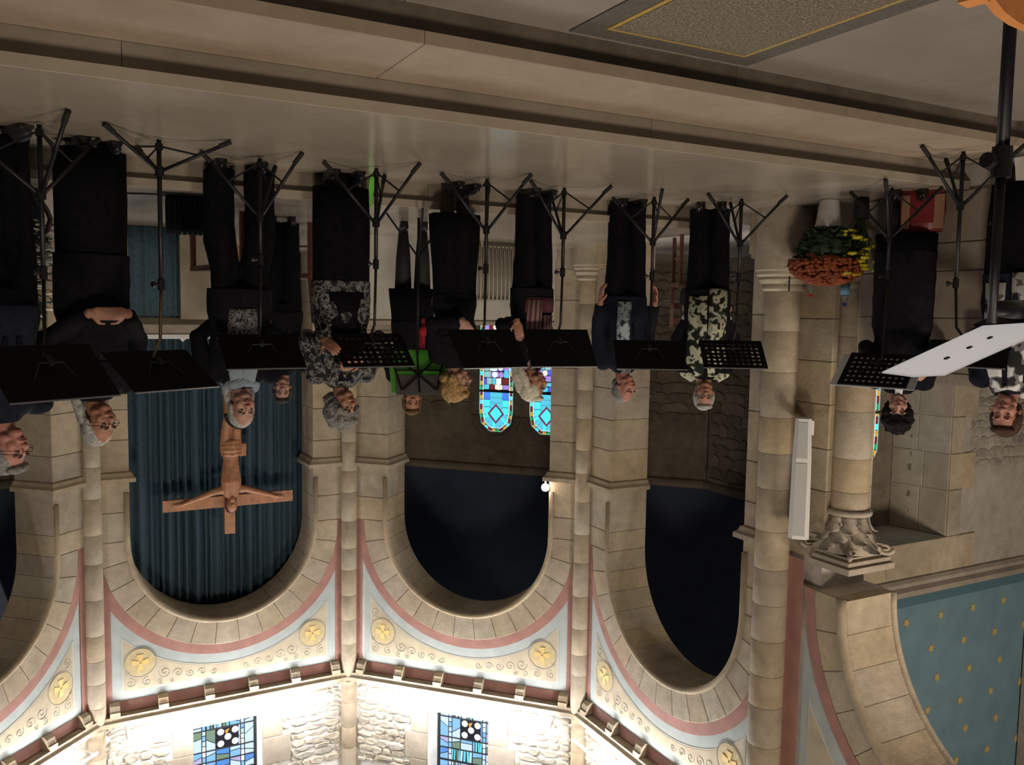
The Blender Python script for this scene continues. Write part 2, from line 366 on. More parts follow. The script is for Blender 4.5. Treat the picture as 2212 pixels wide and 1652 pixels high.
# ================================================================ ARCHITECTURE
SCS = [1.62, 1.57, 1.54, 1.51]
NAMES = ['wall_apse_right', 'wall_apse_back', 'wall_apse_back_left', 'wall_apse_left']
TOP = 7.3
FR = [Frame(V[i+1], V[i]) for i in range(4)]
def scroll_piece(F, o, pts_list, parent):
    mb = MB()
    for pts in pts_list: mb.tube(pts, .0045, 4)
    obj('scroll_ornament', mb, M['scroll'], parent)
def cross_pattee(F, c, r, o, parent):
    mb = MB()
    for k in range(4):
        a = k*pi/2; q = [(.12, .16), (1, .42), (1, -.42), (.12, -.16)]
        mb.prism([F.p(c[0]+r*(x*cos(a)-y*sin(a)), o, c[1]+r*(x*sin(a)+y*cos(a))) for x, y in q], F.n*.006)
    obj('gold_cross', mb, M['gold'], parent)
def build_bay(i):
    F = FR[i]; w = F.w; sc = SCS[i]; rng = random.Random(100+i)
    core = MB(); RC = 1.2; N = 40
    fbox(core, F, 0, sc-RC-.02, -.5, -.012, 0, ZC); fbox(core, F, sc+RC+.02, w, -.5, -.012, 0, ZC)
    fbox(core, F, 0, sc-RC, -.5, -.012, ZC, 5.84); fbox(core, F, sc+RC, w, -.5, -.012, ZC, 5.84)
    for k in range(N):
        a0, a1 = pi*k/N, pi*(k+1)/N
        sA, zA, sB, zB = sc+RC*cos(a0), ZC+RC*sin(a0), sc+RC*cos(a1), ZC+RC*sin(a1); vs = []
        for o in (-.5, -.012): vs += [F.p(sA, o, zA), F.p(sB, o, zB), F.p(sB, o, 5.84), F.p(sA, o, 5.84)]
        core.add(vs, [(0, 1, 2, 3), (4, 7, 6, 5), (0, 4, 5, 1), (3, 2, 6, 7)])
    ws = w/2+.03; hw = .42                               # clerestory wall with its window opening
    fbox(core, F, 0, ws-hw, -.55, -.03, 5.84, TOP); fbox(core, F, ws+hw, w, -.55, -.03, 5.84, TOP)
    fbox(core, F, ws-hw, ws+hw, -.55, -.03, 5.84, 6.08)
    wall = struct(obj(NAMES[i], core, M['mortar']))
    lime = M['lime']
    # jamb blocks below the impost and between impost and springing
    for s0, s1, left in ((.06, sc-RI, True), (sc+RI, w-.06, False)):
        z = .40
        while z < ZC-.02:
            h = rng.uniform(.34, .50); zt = z+h
            if z < 2.83 <= zt+.14: zt = 2.83
            elif zt > ZC-.14: zt = ZC
            block(F, s0, s1, -.5, .012, z, zt, wall, lime); z = zt
            if abs(z-2.83) < 1e-3:
                im = MB(); pr = [(0, 2.83), (.02, 2.84), (.035, 2.875), (.065, 2.90), (.065, 2.945), (0, 2.95)]   # impost moulding
                a, b = (s0, s1) ; ex = .065
                def ring(s, oo, side): return [F.p(s+side*x, oo+x if oo > -.4 else -.5, zz) for x, zz in pr]
                sg = 1 if left else -1; inner = s1 if left else s0; outer = s0 if left else s1
                r0 = [F.p(outer, .012+x, zz) for x, zz in pr]; r1 = [F.p(inner+sg*x, .012+x, zz) for x, zz in pr]; r2_ = [F.p(inner+sg*x, -.5, zz) for x, zz in pr]
                bk = F.p((s0+s1)/2, -.2, 2.89)
                im.loft([r0, r1, r2_]); obj('impost', im, lime, wall); z = 2.95
                block(F, s0, s1, -.5, .010, 2.83, 2.95, wall, lime, ch=.001)
        fb = MB(); fbox(fb, F, s0-.03, s1+.0, -.5, .07, 0 if i == 3 else .0, .36); fbox(fb, F, s0-.03, s1, -.5, .045, .36, .40)
        obj('plinth', fb, lime, wall)
    # roll moulding on the arris
    rl = MB(); pts = [F.p(sc+RI+.035, .012, 3.08)]+[F.p(sc+(RI+.035)*cos(pi*k/36), .012, ZC+(RI+.035)*sin(pi*k/36)) for k in range(37)]+[F.p(sc-RI-.035, .012, 3.08)]
    rl.tube(pts, .032, 8); obj('roll_moulding', rl, lime, wall, smooth=True)
    nv = 15
    for k in range(nv): voussoir(F, sc, ZC, RI, RO, pi*k/nv, pi*(k+1)/nv, -.5, .012, wall, lime)
    # painted wall above the arch
    a, b = .13, w-.13
    fieldmesh(F, sc, max(a, sc-RO), min(b, sc+RO), RO+.0005, 5.57, -.004, M['field'], 'painted_field', wall)
    for s0, s1 in ((0.06, .19), (w-.19, w-.06)): painted(F, [(s0, 2.97), (s1, 2.97), (s1, 5.57), (s0, 5.57)], .004, M['pink'], 'red_strip', wall)
    arcband(F, sc, RO, RP, ZC, .0, M['pink'], 'red_arch_band', wall, .12, w-.12)
    fieldmesh(F, sc, max(.30, sc-1.33), min(w-.30, sc+1.33), 1.66, 5.47, .0, M['line'], 'panel_outline', wall)
    fieldmesh(F, sc, max(.315, sc-1.315), min(w-.315, sc+1.315), 1.675, 5.455, .002, M['ochre'], 'ochre_panel', wall)
    for c, sg in (((.50, 5.13), 1), ((w-.50, 5.13), -1)):
        d = MB(); d.prism([F.p(c[0]+.165*cos(2*pi*k/28), .002, c[1]+.165*sin(2*pi*k/28)) for k in range(28)], F.n*.004); obj('medallion', d, M['medal'], wall)
        rg = MB(); rg.tube([F.p(c[0]+.18*cos(2*pi*k/32), .003, c[1]+.18*sin(2*pi*k/32)) for k in range(33)], .004, 4)
        obj('medallion_ring', rg, M['scroll'], wall); cross_pattee(F, c, .095, .006, wall)
        L = []
        for dx, dz, r, tn, a0, q in ((.27, .17, .075, 1.7, 3.4, -1), (.42, .21, .065, 1.6, 2.6, 1), (.56, .235, .055, 1.5, 3.6, -1), (.70, .25, .05, 1.5, 3.2, 1), (.84, .262, .045, 1.5, 3.2, -1), (-.10, -.25, .06, 1.7, 1.2, 1), (-.125, -.38, .045, 1.5, 1.8, -1), (-.135, -.48, .03, 1.4, 1.8, 1), (-.11, .24, .06, 1.6, 4.5, 1), (.07, .25, .055, 1.6, 5, -1), (-.13, .10, .035, 1.4, 2, 1), (.22, .27, .04, 1.4, 1, 1), (.35, .285, .03, 1.3, 4, -1)):
            x, z = c[0]+sg*dx, c[1]+dz
            if sqrt((x-sc)**2+(z-ZC)**2) > 1.675+r*.8: L.append(spiral(F, (x, z), r, tn, a0 if sg > 0 else pi-a0, .003, q*sg))
        scroll_piece(F, .003, L, wall)
    # cornice: red band, corbels, ledge
    painted(F, [(.05, 5.565), (w-.05, 5.565), (w-.05, 5.70), (.05, 5.70)], .002, M['pink'], 'red_band', wall)
    lm = MB(); pr = [(-.05, 5.70), (.115, 5.70), (.115, 5.735), (.145, 5.755), (.15, 5.805), (.06, 5.84), (-.05, 5.84)]
    def miter(end): return .414 if end else .414
    lm.loft([[F.p(x*.414 if x > 0 else 0, x, z) for x, z in pr], [F.p(w-(x*.414 if x > 0 else 0), x, z) for x, z in pr]]); obj('ledge', lm, lime, wall)
    for k in range(6):
        s = .21+(w-.42)*k/5; cb = MB(); pf = [(0, 5.552), (.035, 5.556), (.075, 5.585), (.092, 5.63), (.088, 5.648), (.112, 5.652), (.112, 5.70), (0, 5.70)]
        cb.prism([F.p(s-.055, x, z) for x, z in pf], F.t*.11); obj('corbel', cb, lime, wall)
    # quoins round the clerestory window, then rubble
    holes = [(ws-hw-.02, ws+hw+.02, 5.8, TOP)]
    z = 5.84; k = 0
    for z0, z1, e0, e1 in ((5.84, 6.08, .30, .30), (6.08, 6.42, .26, .24), (6.42, 6.78, .36, .32), (6.78, 7.3, .22, .24)):
        if z0 < 6.0: block(F, ws-hw-e0, ws+hw+e1, -.5, .0, z0, z1, wall, M['lime_g']); holes.append((ws-hw-e0, ws+hw+e1, z0, z1)); continue
        block(F, ws-hw-e0, ws-hw, -.5, .0, z0, z1, wall, M['lime_g']); block(F, ws+hw, ws+hw+e1, -.5, .0, z0, z1, wall, M['lime_g'])
        holes += [(ws-hw-e0, ws-hw, z0, z1), (ws+hw, ws+hw+e1, z0, z1)]
    rubble(F, .12, w-.12, 5.84, 6.95, -.028, wall, M['rubble'], holes, rng=rng)
    return wall, ws, hw
bays = [build_bay(i) for i in range(4)]
# ---------------- clerestory windows: leaded panes, one object each
BOOST = [1.0]
def pane_mat(name, c, e=1.0): return plain(name, tuple(x*.10 for x in c), .35, emit=c, es=e*1.35*BOOST[0])
BL = [pane_mat('pane_pale', (.62, .80, 1.0), .72), pane_mat('pane_sky', (.26, .56, .95), .7), pane_mat('pane_blue', (.12, .34, .85), .62), pane_mat('pane_green', (.27, .40, .30), .5),
      pane_mat('pane_violet', (.50, .48, .75), .7), pane_mat('pane_white', (1, 1, 1), 1.2), pane_mat('pane_amber', (.75, .40, .08), .6), pane_mat('pane_dark', (.03, .03, .045), .4), pane_mat('pane_aqua', (.15, .62, .72), .85)]
def poly_pane(F, pts, o, mat, parent, name='pane'):
    mb = MB(); mb.prism([F.p(s, o-.006, z) for s, z in pts], F.n*.006); return obj(name, mb, mat, parent)
def clerestory_window(i, num):
    F = FR[i]; ws, hw = bays[i][1], bays[i][2]; rng = random.Random(40+i); o = -.36
    fr = MB(); z0, z1 = 6.02, TOP
    for s in (ws-hw-.0, ws+hw-.03): fbox(fr, F, s, s+.03, o-.03, o+.015, z0, z1)
    fbox(fr, F, ws-hw, ws+hw, o-.03, o+.015, z0, z0+.03)
    wn = struct(obj('window_%d' % num, fr, M['lead'])); xs = [0, .16, .22, .40, .62, .78, .84, 1.0]; zz = z0+.03
    came = MB()
    for row, h in enumerate((.14, .13, .28, .15, .17, .15, .2, .2)):
        zt = zz+h
        for c in range(7):
            a = ws-hw+.03+xs[c]*(2*hw-.06); b = ws-hw+.03+xs[c+1]*(2*hw-.06)
            if row == 2 and c in (3,):                     # the square with five white roundels
                poly_pane(F, [(a-.13, zz), (b, zz), (b, zt), (a-.13, zt)], o, BL[7], wn)
                for dx, dz in ((.2, .22), (.8, .22), (.5, .5), (.2, .78), (.8, .78)):
                    cx, cz = a-.13+(b-a+.13)*dx, zz+(zt-zz)*dz
                    poly_pane(F, [(cx+.042*cos(2*pi*t/16), cz+.042*sin(2*pi*t/16)) for t in range(16)], o+.004, BL[5], wn, 'roundel')
                poly_pane(F, [(a+.0, zz+.03), (a+.06, zz+.05), (a+.04, zz+.12)], o+.003, BL[6], wn)
                continue
            if row == 2 and c == 2: b = a+(b-a)*.25
            if c in (1, 5):
                n = max(2, int(h/.06))
                for q in range(n): poly_pane(F, [(a+.006, zz+h*q/n+.008), (b-.006, zz+h*q/n+.008), (b-.006, zz+h*(q+1)/n-.008), (a+.006, zz+h*(q+1)/n-.008)], o, BL[rng.choice((0, 5, 0, 1))], wn)
            elif c in (2, 3, 4) and rng.random() < .6 and row != 2:
                n = 4
                for q in range(n):
                    x0, x1 = a+(b-a)*q/n+.007, a+(b-a)*(q+1)/n-.007; t = rng.uniform(-.012, .012)
                    poly_pane(F, [(x0, zz+.008), (x1, zz+.008), (x1+t, zt-.008), (x0+t, zt-.008)], o, BL[rng.choice((0, 1, 3, 3, 8, 0))], wn)
            else:
                m = rng.uniform(.3, .7); d = rng.uniform(-.15, .15)
                poly_pane(F, [(a+.008, zz+.008), (b-.008, zz+.008), (b-.008, zz+h*(m-d)-.007), (a+.008, zz+h*(m+d)-.007)], o, BL[rng.choice((0, 1, 2, 3, 4, 0, 1))], wn)
                poly_pane(F, [(a+.008, zz+h*(m+d)+.007), (b-.008, zz+h*(m-d)+.007), (b-.008, zt-.008), (a+.008, zt-.008)], o, BL[rng.choice((0, 1, 1, 3, 4, 0))], wn)
        zz = zt
        bar = MB(); fbox(bar, F, ws-hw, ws+hw, o-.01, o+.012, zz-(.012 if row == 4 else .006), zz+(.012 if row == 4 else .006)); obj('came_bar', bar, M['lead'], wn)
    bk = MB(); fbox(bk, F, ws-hw, ws+hw, o-.03, o-.012, z0, z1); obj('came', bk, M['lead'], wn)
clerestory_window(1, 1); clerestory_window(2, 2)
# ---------------- wall shafts at the corners
def shaft(num, c, r, zb, zt, seed, base=True, mat=None, taper=True):
    rng = random.Random(seed); t = struct(empty('trim_%d' % num, (c[0], c[1], 0)))
    z = zb+.12 if base else zb
    if base:
        b = MB(); b.lathe([(r+.09, 0), (r+.09, zb-.06), (r+.08, zb-.05), (r+.08, zb-.02), (r+.045, zb), (r+.055, zb+.02), (r+.045, zb+.045), (r+.018, zb+.06), (r+.03, zb+.08), (r+.028, zb+.1), (r, zb+.12)], n=28)
        smooth_by_angle(obj('base', b, M['lime'], t))
    while z < zt-.02:
        h = rng.uniform(.26, .42); e = min(z+h, zt); e = zt if zt-e < .15 else e; q = MB()
        q.lathe([(r-.004, z+.0005), (r-.0005, z+.002), (r, z+.003), (r, e-.003), (r-.0005, e-.002), (r-.004, e-.0005)], n=28); smooth_by_angle(obj('drum', q, M['lime'], t)); z = e
    return t
corner = []
for k, (vx, vy) in enumerate(V[1:4]):
    d = (CEN-Vector((vx, vy))).normalized()*.055
    corner.append((vx+d.x, vy+d.y)); shaft(k+1, corner[-1], .10, .42, 5.80, 30+k)
    shaft(k+11, (corner[-1][0]-d.x*.6, corner[-1][1]-d.y*.6), .10, 5.84, TOP, 50+k, base=False)
# big corner shaft by the side arcade
shaft(4, (-5.545, 5.46), .150, .58, TOP, 61)
# ---------------- side arcade (runs towards the nave), respond with carved capital
FA = Frame((-5.62, 0), (-5.62, 5.42)); AC, AZ, AR, AO, AP = 3.2, 3.2, 1.5, 1.83, 1.94
core = MB()
for k in range(40):
    a0, a1 = pi*k/40, pi*(k+1)/40; rr = AR+.12
    vs = []
    for o in (-.60, -.012): vs += [FA.p(AC+rr*cos(a0), o, AZ+rr*sin(a0)), FA.p(AC+rr*cos(a1), o, AZ+rr*sin(a1)), FA.p(AC+rr*cos(a1), o, TOP), FA.p(AC+rr*cos(a0), o, TOP)]
    core.add(vs, [(0, 1, 2, 3), (4, 7, 6, 5), (0, 4, 5, 1), (3, 2, 6, 7)])
fbox(core, FA, AC+AR+.12, 5.42, -.60, -.012, AZ, TOP); fbox(core, FA, .2, AC-AR-.12, -.60, -.012, AZ, TOP)
fbox(core, FA, 5.02, 5.42, -.58, -.06, .36, AZ)
wall_l = struct(obj('wall_left', core, M['mortar']))
rng = random.Random(5)
z = .58
while z < 2.98:
    e = min(z+rng.uniform(.28, .38), 2.98); e = 2.98 if 2.98-e < .14 else e
    block(FA, 5.0, 5.40, -.6, -.045, z, e, wall_l, M['lime']); z = e
block(FA, 4.78, 5.40, -.6, -.085, 0, .36, wall_l, M['lime']); block(FA, 4.80, 5.40, -.6, -.10, .36, .55, wall_l, M['lime'])
for k in range(17): voussoir(FA, AC, AZ, AR, AO, pi*k/17, pi*(k+1)/17, -.58, .0, wall_l, M['lime'])
rl = MB(); rl.tube([FA.p(AC+(AR+.05)*cos(pi*k/48), .0, AZ+(AR+.05)*sin(pi*k/48)) for k in range(49)], .045, 8); obj('roll_moulding', rl, M['lime'], wall_l, smooth=True)
rl = MB(); rl.tube([FA.p(AC+(AR-.0)*cos(pi*k/48), -.56, AZ+(AR)*sin(pi*k/48)) for k in range(49)], .03, 8); obj('roll_moulding', rl, M['lime'], wall_l, smooth=True)
arcband(FA, AC, AO, AP, AZ, .003, M['pink'], 'red_arch_band', wall_l, .3, 5.30, zc=AZ)
painted(FA, [(5.16, 2.98), (5.40, 2.98), (5.40, TOP), (5.16, TOP)], .001, M['pink'], 'red_strip', wall_l)
def sp2(r, a, b, top, o, mat, nm):
    N = 30; vs = []; fs = []; A1 = math.acos(max(-1, (a-AC)/r)); A0 = math.acos(min(1, (b-AC)/r))
    for i in range(N+1):
        t = A0+(A1-A0)*i/N; s = AC+r*cos(t); zz = AZ+r*sin(t); vs += [FA.p(s, o, zz), FA.p(s, o, top), FA.p(s, o-.004, zz), FA.p(s, o-.004, top)]
    for i in range(N): q = 4*i; fs += [(q, q+1, q+5, q+4), (q+2, q+6, q+7, q+3), (q, q+4, q+6, q+2), (q+1, q+3, q+7, q+5)]
    mb = MB(); mb.add(vs, fs); obj(nm, mb, mat, wall_l)
sp2(AP-.01, 3.6, AC+AP-.02, 7.0, -.004, M['field'], 'painted_field'); sp2(AP+.13, 3.9, AC+AP-.10, 6.9, .0, M['line'], 'panel_outline'); sp2(AP+.145, 3.9, AC+AP-.115, 6.9, .002, M['ochre'], 'ochre_panel')
scroll_piece(FA, .003, [spiral(FA, (4.86, 4.75), .055, 1.5, 2, .004), spiral(FA, (4.80, 4.98), .08, 1.6, 1, .004, -1), spiral(FA, (4.70, 5.2), .08, 1.6, 4, .004)], wall_l)
resp = shaft(5, (-5.86, 4.93), .155, .56, 2.52, 77)
cp = MB(); cp.lathe([(.155, 2.50), (.185, 2.505), (.19, 2.525), (.185, 2.545), (.157, 2.55)], n=28); obj('astragal', cp, M['lime_g'], resp, smooth=True, loc=(0, 0, 0))
bell = MB(); bell.lathe([(.15, 2.54), (.155, 2.65), (.18, 2.76), (.23, 2.85), (.20, 2.86)], n=28); obj('capital_bell', bell, M['lime_g'], resp, smooth=True)
for tier, (zb, zt, ro, n, off) in enumerate(((2.55, 2.70, .225, 8, 0), (2.58, 2.79, .27, 8, pi/8), (2.66, 2.85, .315, 8, 0))):
    for k in range(n):                                       # acanthus leaves, each curling over at its tip
        a = 2*pi*k/n+off; lf = MB(); rings = []
        for q in range(8):
            t = q/7; rad = .152+(ro-.152)*t**2.2; zz = zb+(zt-zb)*(t if t < .8 else .8+.1*(t-.8)/.2-.25*(t-.8)) ; wd = .070*(1-.55*abs(t-.45)) * (1 if q < 7 else .5)
            c = Vector((rad*cos(a), rad*sin(a), zz)); tn = Vector((-sin(a), cos(a), 0)); nn = Vector((cos(a), sin(a), 0)); s_ = 1+.22*(q % 2)
            rings.append([c+tn*wd*s_, c+nn*.016, c-tn*wd*s_, c-nn*.012])
        lf.loft(rings); obj('acanthus_leaf', lf, M['lime_g'], resp, smooth=True)
for sx, sy in ((1, -1), (-1, -1), (1, 1)):
    vo = MB(); vo.tube([Vector((sx*.21, sy*.21, 2.82))+Vector((sx*.7, sy*.7, 0))*(.07*(1-t/20)*cos(t*.55))+Vector((0, 0, .05*(1-t/20)*sin(t*.55))) for t in range(18)], [.02*(1-t/26) for t in range(18)], 6)
    obj('volute', vo, M['lime_g'], resp, smooth=True)
ab = MB()
for z0, z1, g in ((2.86, 2.89, .0), (2.89, 2.935, .03), (2.935, 2.985, .055)): ab.box((-5.86+.22+g, 4.93-.215-g, z0), (-6.10-g, 5.10, z1)) if False else ab.box((-6.09-g, 4.73-g, z0), (-5.65+g, 5.08, z1))
a_o = obj('abacus', ab, M['lime_g'], resp)
a_o.location = (5.86, -4.93, 0)
# parapet under the arcade arch
pw = MB(); pw.box((-6.15, 3.72, -.34), (-5.71, 4.80, 1.30)); par = struct(obj('wall_parapet', pw, M['mortar']))
FP = Frame((-5.71, 0), (-5.71, 5)); z = 0; rng = random.Random(8)
for h in (.36, .20, .34, .40):
    s = 3.72
    while s < 4.78:
        e = min(s+rng.uniform(.5, .9), 4.79); e = 4.79 if 4.79-e < .2 else e; block(FP, s, e, -.05, .012 if z > .5 else .03, z, z+h, par, M['lime_g']); s = e
    z += h
cpng = MB(); cpng.box((-6.2, 3.70, 1.30), (-5.69, 4.78, 1.38)); obj('coping', cpng, M['lime_g'], par)
# ---------------- chapel behind the arcade: rubble wall, splayed window, cornice, starred blue wall
FC = Frame((-11.0, 5.9), (-6.2, 5.9)); X = lambda x: x+11.0
cw = MB(); wl, wr, wt = -8.56, -7.10, 3.28
fbox(cw, FC, 0, X(wl), -.9, 0, -.3, 3.80); fbox(cw, FC, X(wr), X(-6.75), -.62, 0, -.3, 3.80); fbox(cw, FC, X(wl), X(wr), -.9, 0, wt, 3.80); fbox(cw, FC, X(wl), X(wr), -.9, 0, -.3, .9)
wch = struct(obj('wall_chapel', cw, M['mortar']))
gl, gr = -8.30, -7.4; dd = -.62
rv = MB()      # splayed reveals
rv.add([FC.p(X(wl), 0, .9), FC.p(X(wl), 0, wt), FC.p(X(gl)-.12, dd, wt-.1), FC.p(X(gl)-.12, dd, 1.0)], [(0, 1, 2, 3)])
rv.add([FC.p(X(wl), -.01, .9), FC.p(X(wl), -.01, wt), FC.p(X(gl)-.12, dd-.01, wt-.1), FC.p(X(gl)-.12, dd-.01, 1.0)], [(3, 2, 1, 0)])
obj('splay', rv, M['lime_g'], wch)
z = .9; rng = random.Random(12)
while z < wt-.1:                                            # dressed stones of the splay
    e = min(z+rng.uniform(.3, .45), wt); e = wt if wt-e < .2 else e
    A, B = FC.p(X(wl), 0, 0), FC.p(X(gl)-.12, dd, 0); FS = Frame((A.x, A.y), (B.x, B.y))
    m = FS.w*rng.uniform(.4, .65); block(FS, 0, m, -.03, .006, z, e, wch, M['lime_g']); block(FS, m, FS.w, -.03, .006, z, e, wch, M['lime_g'])
    q = rng.choice((.22, .42)); block(FC, X(wl)-q, X(wl), -.05, .02, z, e, wch, M['lime']); block(FC, X(wr), X(wr)+.3, -.05, .02, z, e, wch, M['lime']); z = e
block(FC, X(wl)-.5, X(wl)+.95, -.6, .02, wt, 3.66, wch, M['lime']); block(FC, X(wl)+.95, X(wr)+.3, -.6, .02, wt, 3.66, wch, M['lime'])
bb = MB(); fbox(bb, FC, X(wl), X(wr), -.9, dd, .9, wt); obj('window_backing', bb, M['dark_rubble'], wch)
rubble(FC, X(-10.9), X(wl)-.05, .0, 3.66, .0, wch, stone('chapel_rubble', [(.34, .31, .26), (.24, .22, .19), (.40, .35, .28), (.30, .28, .25)], bump=.8, nscale=14, grain=.45), [(X(wl)-.5, X(wl), 3.28, 3.66)]+[(X(wl)-.32, X(wl)+.1, .5, 3.3)], limit=290, hmin=.07, hmax=.14, wmin=.09, wmax=.30, rng=random.Random(3), rel=.45, jj=1.6)
cn = MB(); pr = [(0, 3.66), (.03, 3.67), (.06, 3.70), (.06, 3.74), (.11, 3.77), (.12, 3.82), (0, 3.84)]
cn.loft([[FC.p(0, x, zz) for x, zz in pr], [FC.p(X(-6.75), x, zz) for x, zz in pr]]); obj('cornice', cn, M['lime_g'], wch)
bw = MB(); fbox(bw, FC, 0, X(-6.6), -.2, -.02, 3.82, 7.2); sky = struct(obj('wall_chapel_upper', bw, M['sky']))
b2 = MB(); fbox(b2, FC, 0, X(-6.6), -.02, -.012, 3.84, 3.99); obj('dark_border', b2, plain('deep_blue_paint', (.075, .15, .18), .85), sky)
for row in range(9):
    for k in range(9):
        sx = -7.45-.565*k+(.13 if row % 2 else 0)*1; zz = 4.17+.355*row
        if sx < -10.9: continue
        st = MB(); c = FC.p(X(sx), -.018, zz); pts = []
        for q in range(12):
            r = .058 if q % 2 == 0 else .026; t = 2*pi*q/12+.2; pts.append(c+FC.t*r*cos(t)+Vector((0, 0, r*sin(t))))
        st.prism(pts, FC.n*.006); obj('gold_star', st, M['gold'], sky)
pl = MB(); fbox(pl, FC, X(-10.9), X(-10.15), 0, .25, -.3, 7.0); fbox(pl, FC, X(-10.95), X(-10.08), 0, .32, 2.9, 3.05); obj('pilaster', pl, M['lime_g'], wch)
BOOST[0] = 1.0
# chapel lancet (only its left edge shows past the respond)
def lancet(num, F, sc, hw, z0, zs, o, cols, seed, label=None):
    """round-headed leaded light: border pieces, field, diamond, picture panes"""
    rng = random.Random(seed); fr = MB(); r = hw
    out = [(sc-r, z0)]+[(sc+r*cos(pi-pi*k/24), zs+r*sin(pi*k/24)) for k in range(25)]+[(sc+r, z0)]
    fr.prism([F.p(s, o-.03, z) for s, z in out], F.n*.012); wn = struct(obj('window_%d' % num, fr, M['lead']))
    C = {k: pane_mat('glass_'+k+str(num), c, e) for k, (c, e) in cols.items()}
    bw = .055; seq = ['green', 'amber', 'red', 'aqua', 'amber', 'red']
    def edge(t):            # t in metres up the left side, round the head and down the right side
        L = zs-z0
        if t < L: return (sc-r, z0+t), (1, 0)
        a = (t-L)/r
        if a < pi: return (sc-r*cos(a), zs+r*sin(a)), (cos(a), -sin(a))
        return (sc+r, zs-(t-L-pi*r)), (-1, 0)
    tot = 2*(zs-z0)+pi*r; n = int(tot/.075)
    for k in range(n):
        t0, t1 = tot*k/n+.005, tot*(k+1)/n-.005
        (a, na), (b, nb) = edge(t0), edge(t1)
        q = [(a[0]+na[0]*.016, a[1]+na[1]*.016), (b[0]+nb[0]*.016, b[1]+nb[1]*.016), (b[0]+nb[0]*bw, b[1]+nb[1]*bw), (a[0]+na[0]*bw, a[1]+na[1]*bw)]
        poly_pane(F, q, o-.006, C[seq[k % 6]], wn)
    n2 = int(tot/.2)
    for k in range(n2):
        (a, na), (b, nb) = edge(tot*k/n2+.004), edge(tot*(k+1)/n2-.004)
        for w0, w1, nm in ((.003, .013, 'pale'), (bw+.004, bw+.016, 'white')):
            poly_pane(F, [(a[0]+na[0]*w0, a[1]+na[1]*w0), (b[0]+nb[0]*w0, b[1]+nb[1]*w0), (b[0]+nb[0]*w1, b[1]+nb[1]*w1), (a[0]+na[0]*w1, a[1]+na[1]*w1)], o-.006, C[nm], wn)
    ri = r-bw-.02; zc = zs-.02; rows = 6; zlo = zs-.36
    # upper field: aqua quarters round a red-edged diamond
    for k in range(8):
        a0, a1 = pi*k/8, pi*(k+1)/8
        poly_pane(F, [(sc+.5*ri*cos(a0), zc+.5*ri*sin(a0)), (sc+ri*cos(a0+.02), zs+ri*sin(a0+.02)), (sc+ri*cos(a1-.02), zs+ri*sin(a1-.02)), (sc+.5*ri*cos(a1), zc+.5*ri*sin(a1))], o-.006, C['aqua2' if k % 3 else 'aqua'], wn)
    for sx in (-1, 1):
        for z in (zlo, zlo+.12, zlo+.24): poly_pane(F, [(sc+sx*ri*.5, z), (sc+sx*(ri-.003), z), (sc+sx*(ri-.003), z+.11), (sc+sx*ri*.5, z+.11)], o-.006, C['aqua' if z > zlo else 'blue'], wn)
    for q in (0, 1, 2, 3):
        z = zlo+q*.085; poly_pane(F, [(sc-ri*.48, z), (sc+ri*.48, z), (sc+ri*.48, z+.08), (sc-ri*.48, z+.08)], o-.006, C['aqua2'], wn)
    d = ri*.66
    D4 = [(sc+d, zc), (sc, zc+d*1.15), (sc-d, zc), (sc, zc-d*1.15)]
    for k in range(4):
        a, b = D4[k], D4[(k+1) % 4]; f = .78; g = lambda p: (sc+(p[0]-sc)*f, zc+(p[1]-zc)*f)
        poly_pane(F, [a, b, g(b), g(a)], o, C['maroon'], wn)
    poly_pane(F, [(sc+(p[0]-sc)*.74, zc+(p[1]-zc)*.74) for p in D4], o, C['aqua'], wn)
    bar = MB(); fbox(bar, F, sc-r, sc+r, o-.015, o+.012, zlo-.035, zlo-.006); obj('came_bar', bar, M['lead'], wn)
    # picture panes below
    keys = ['violet', 'white', 'blue2', 'pale', 'aqua2', 'green2', 'red', 'cream']; zz = zlo-.04
    while zz > z0+.04:
        h = rng.uniform(.07, .12); s = sc-ri
        while s < sc+ri-.02:
            w = rng.uniform(.06, .14); e = min(s+w, sc+ri); e = sc+ri if sc+ri-e < .04 else e; j = lambda: rng.uniform(-.018, .018)
            if rng.random() < .18:
                poly_pane(F, [((s+e)/2+.045*cos(2*pi*t/12), zz-h/2+.045*sin(2*pi*t/12)) for t in range(12)], o-.002, C[rng.choice(['cream', 'white', 'violet'])], wn, 'roundel')
            poly_pane(F, [(s+.005, zz-h+j()*.5), (e-.005, zz-h+j()*.5), (e-.005, zz-.012), ((s+e)/2, zz-.006+j()*.3), (s+.005, zz-.012)], o-.006, C[rng.choice(keys)], wn); s = e
        zz -= h
    return wn
LC = {'green': ((.02, .38, .14), .7), 'amber': ((.62, .40, .06), .7), 'red': ((.22, .03, .03), .6), 'aqua': ((.08, .72, .80), .95), 'aqua2': ((.10, .55, .72), .85), 'pale': ((.35, .62, .58), .7), 'white': ((.72, .85, .95), .9),
      'blue': ((.06, .22, .85), .9), 'blue2': ((.10, .12, .75), .8), 'maroon': ((.20, .02, .06), .7), 'violet': ((.38, .26, .72), .8), 'green2': ((.38, .45, .22), .6), 'cream': ((.75, .72, .60), .9)}
FO = [Frame(OUT[i+1], OUT[i]) for i in range(4)]
lancet(5, FC, X(-7.84), .30, .95, 2.34, dd+.035, LC, 5)
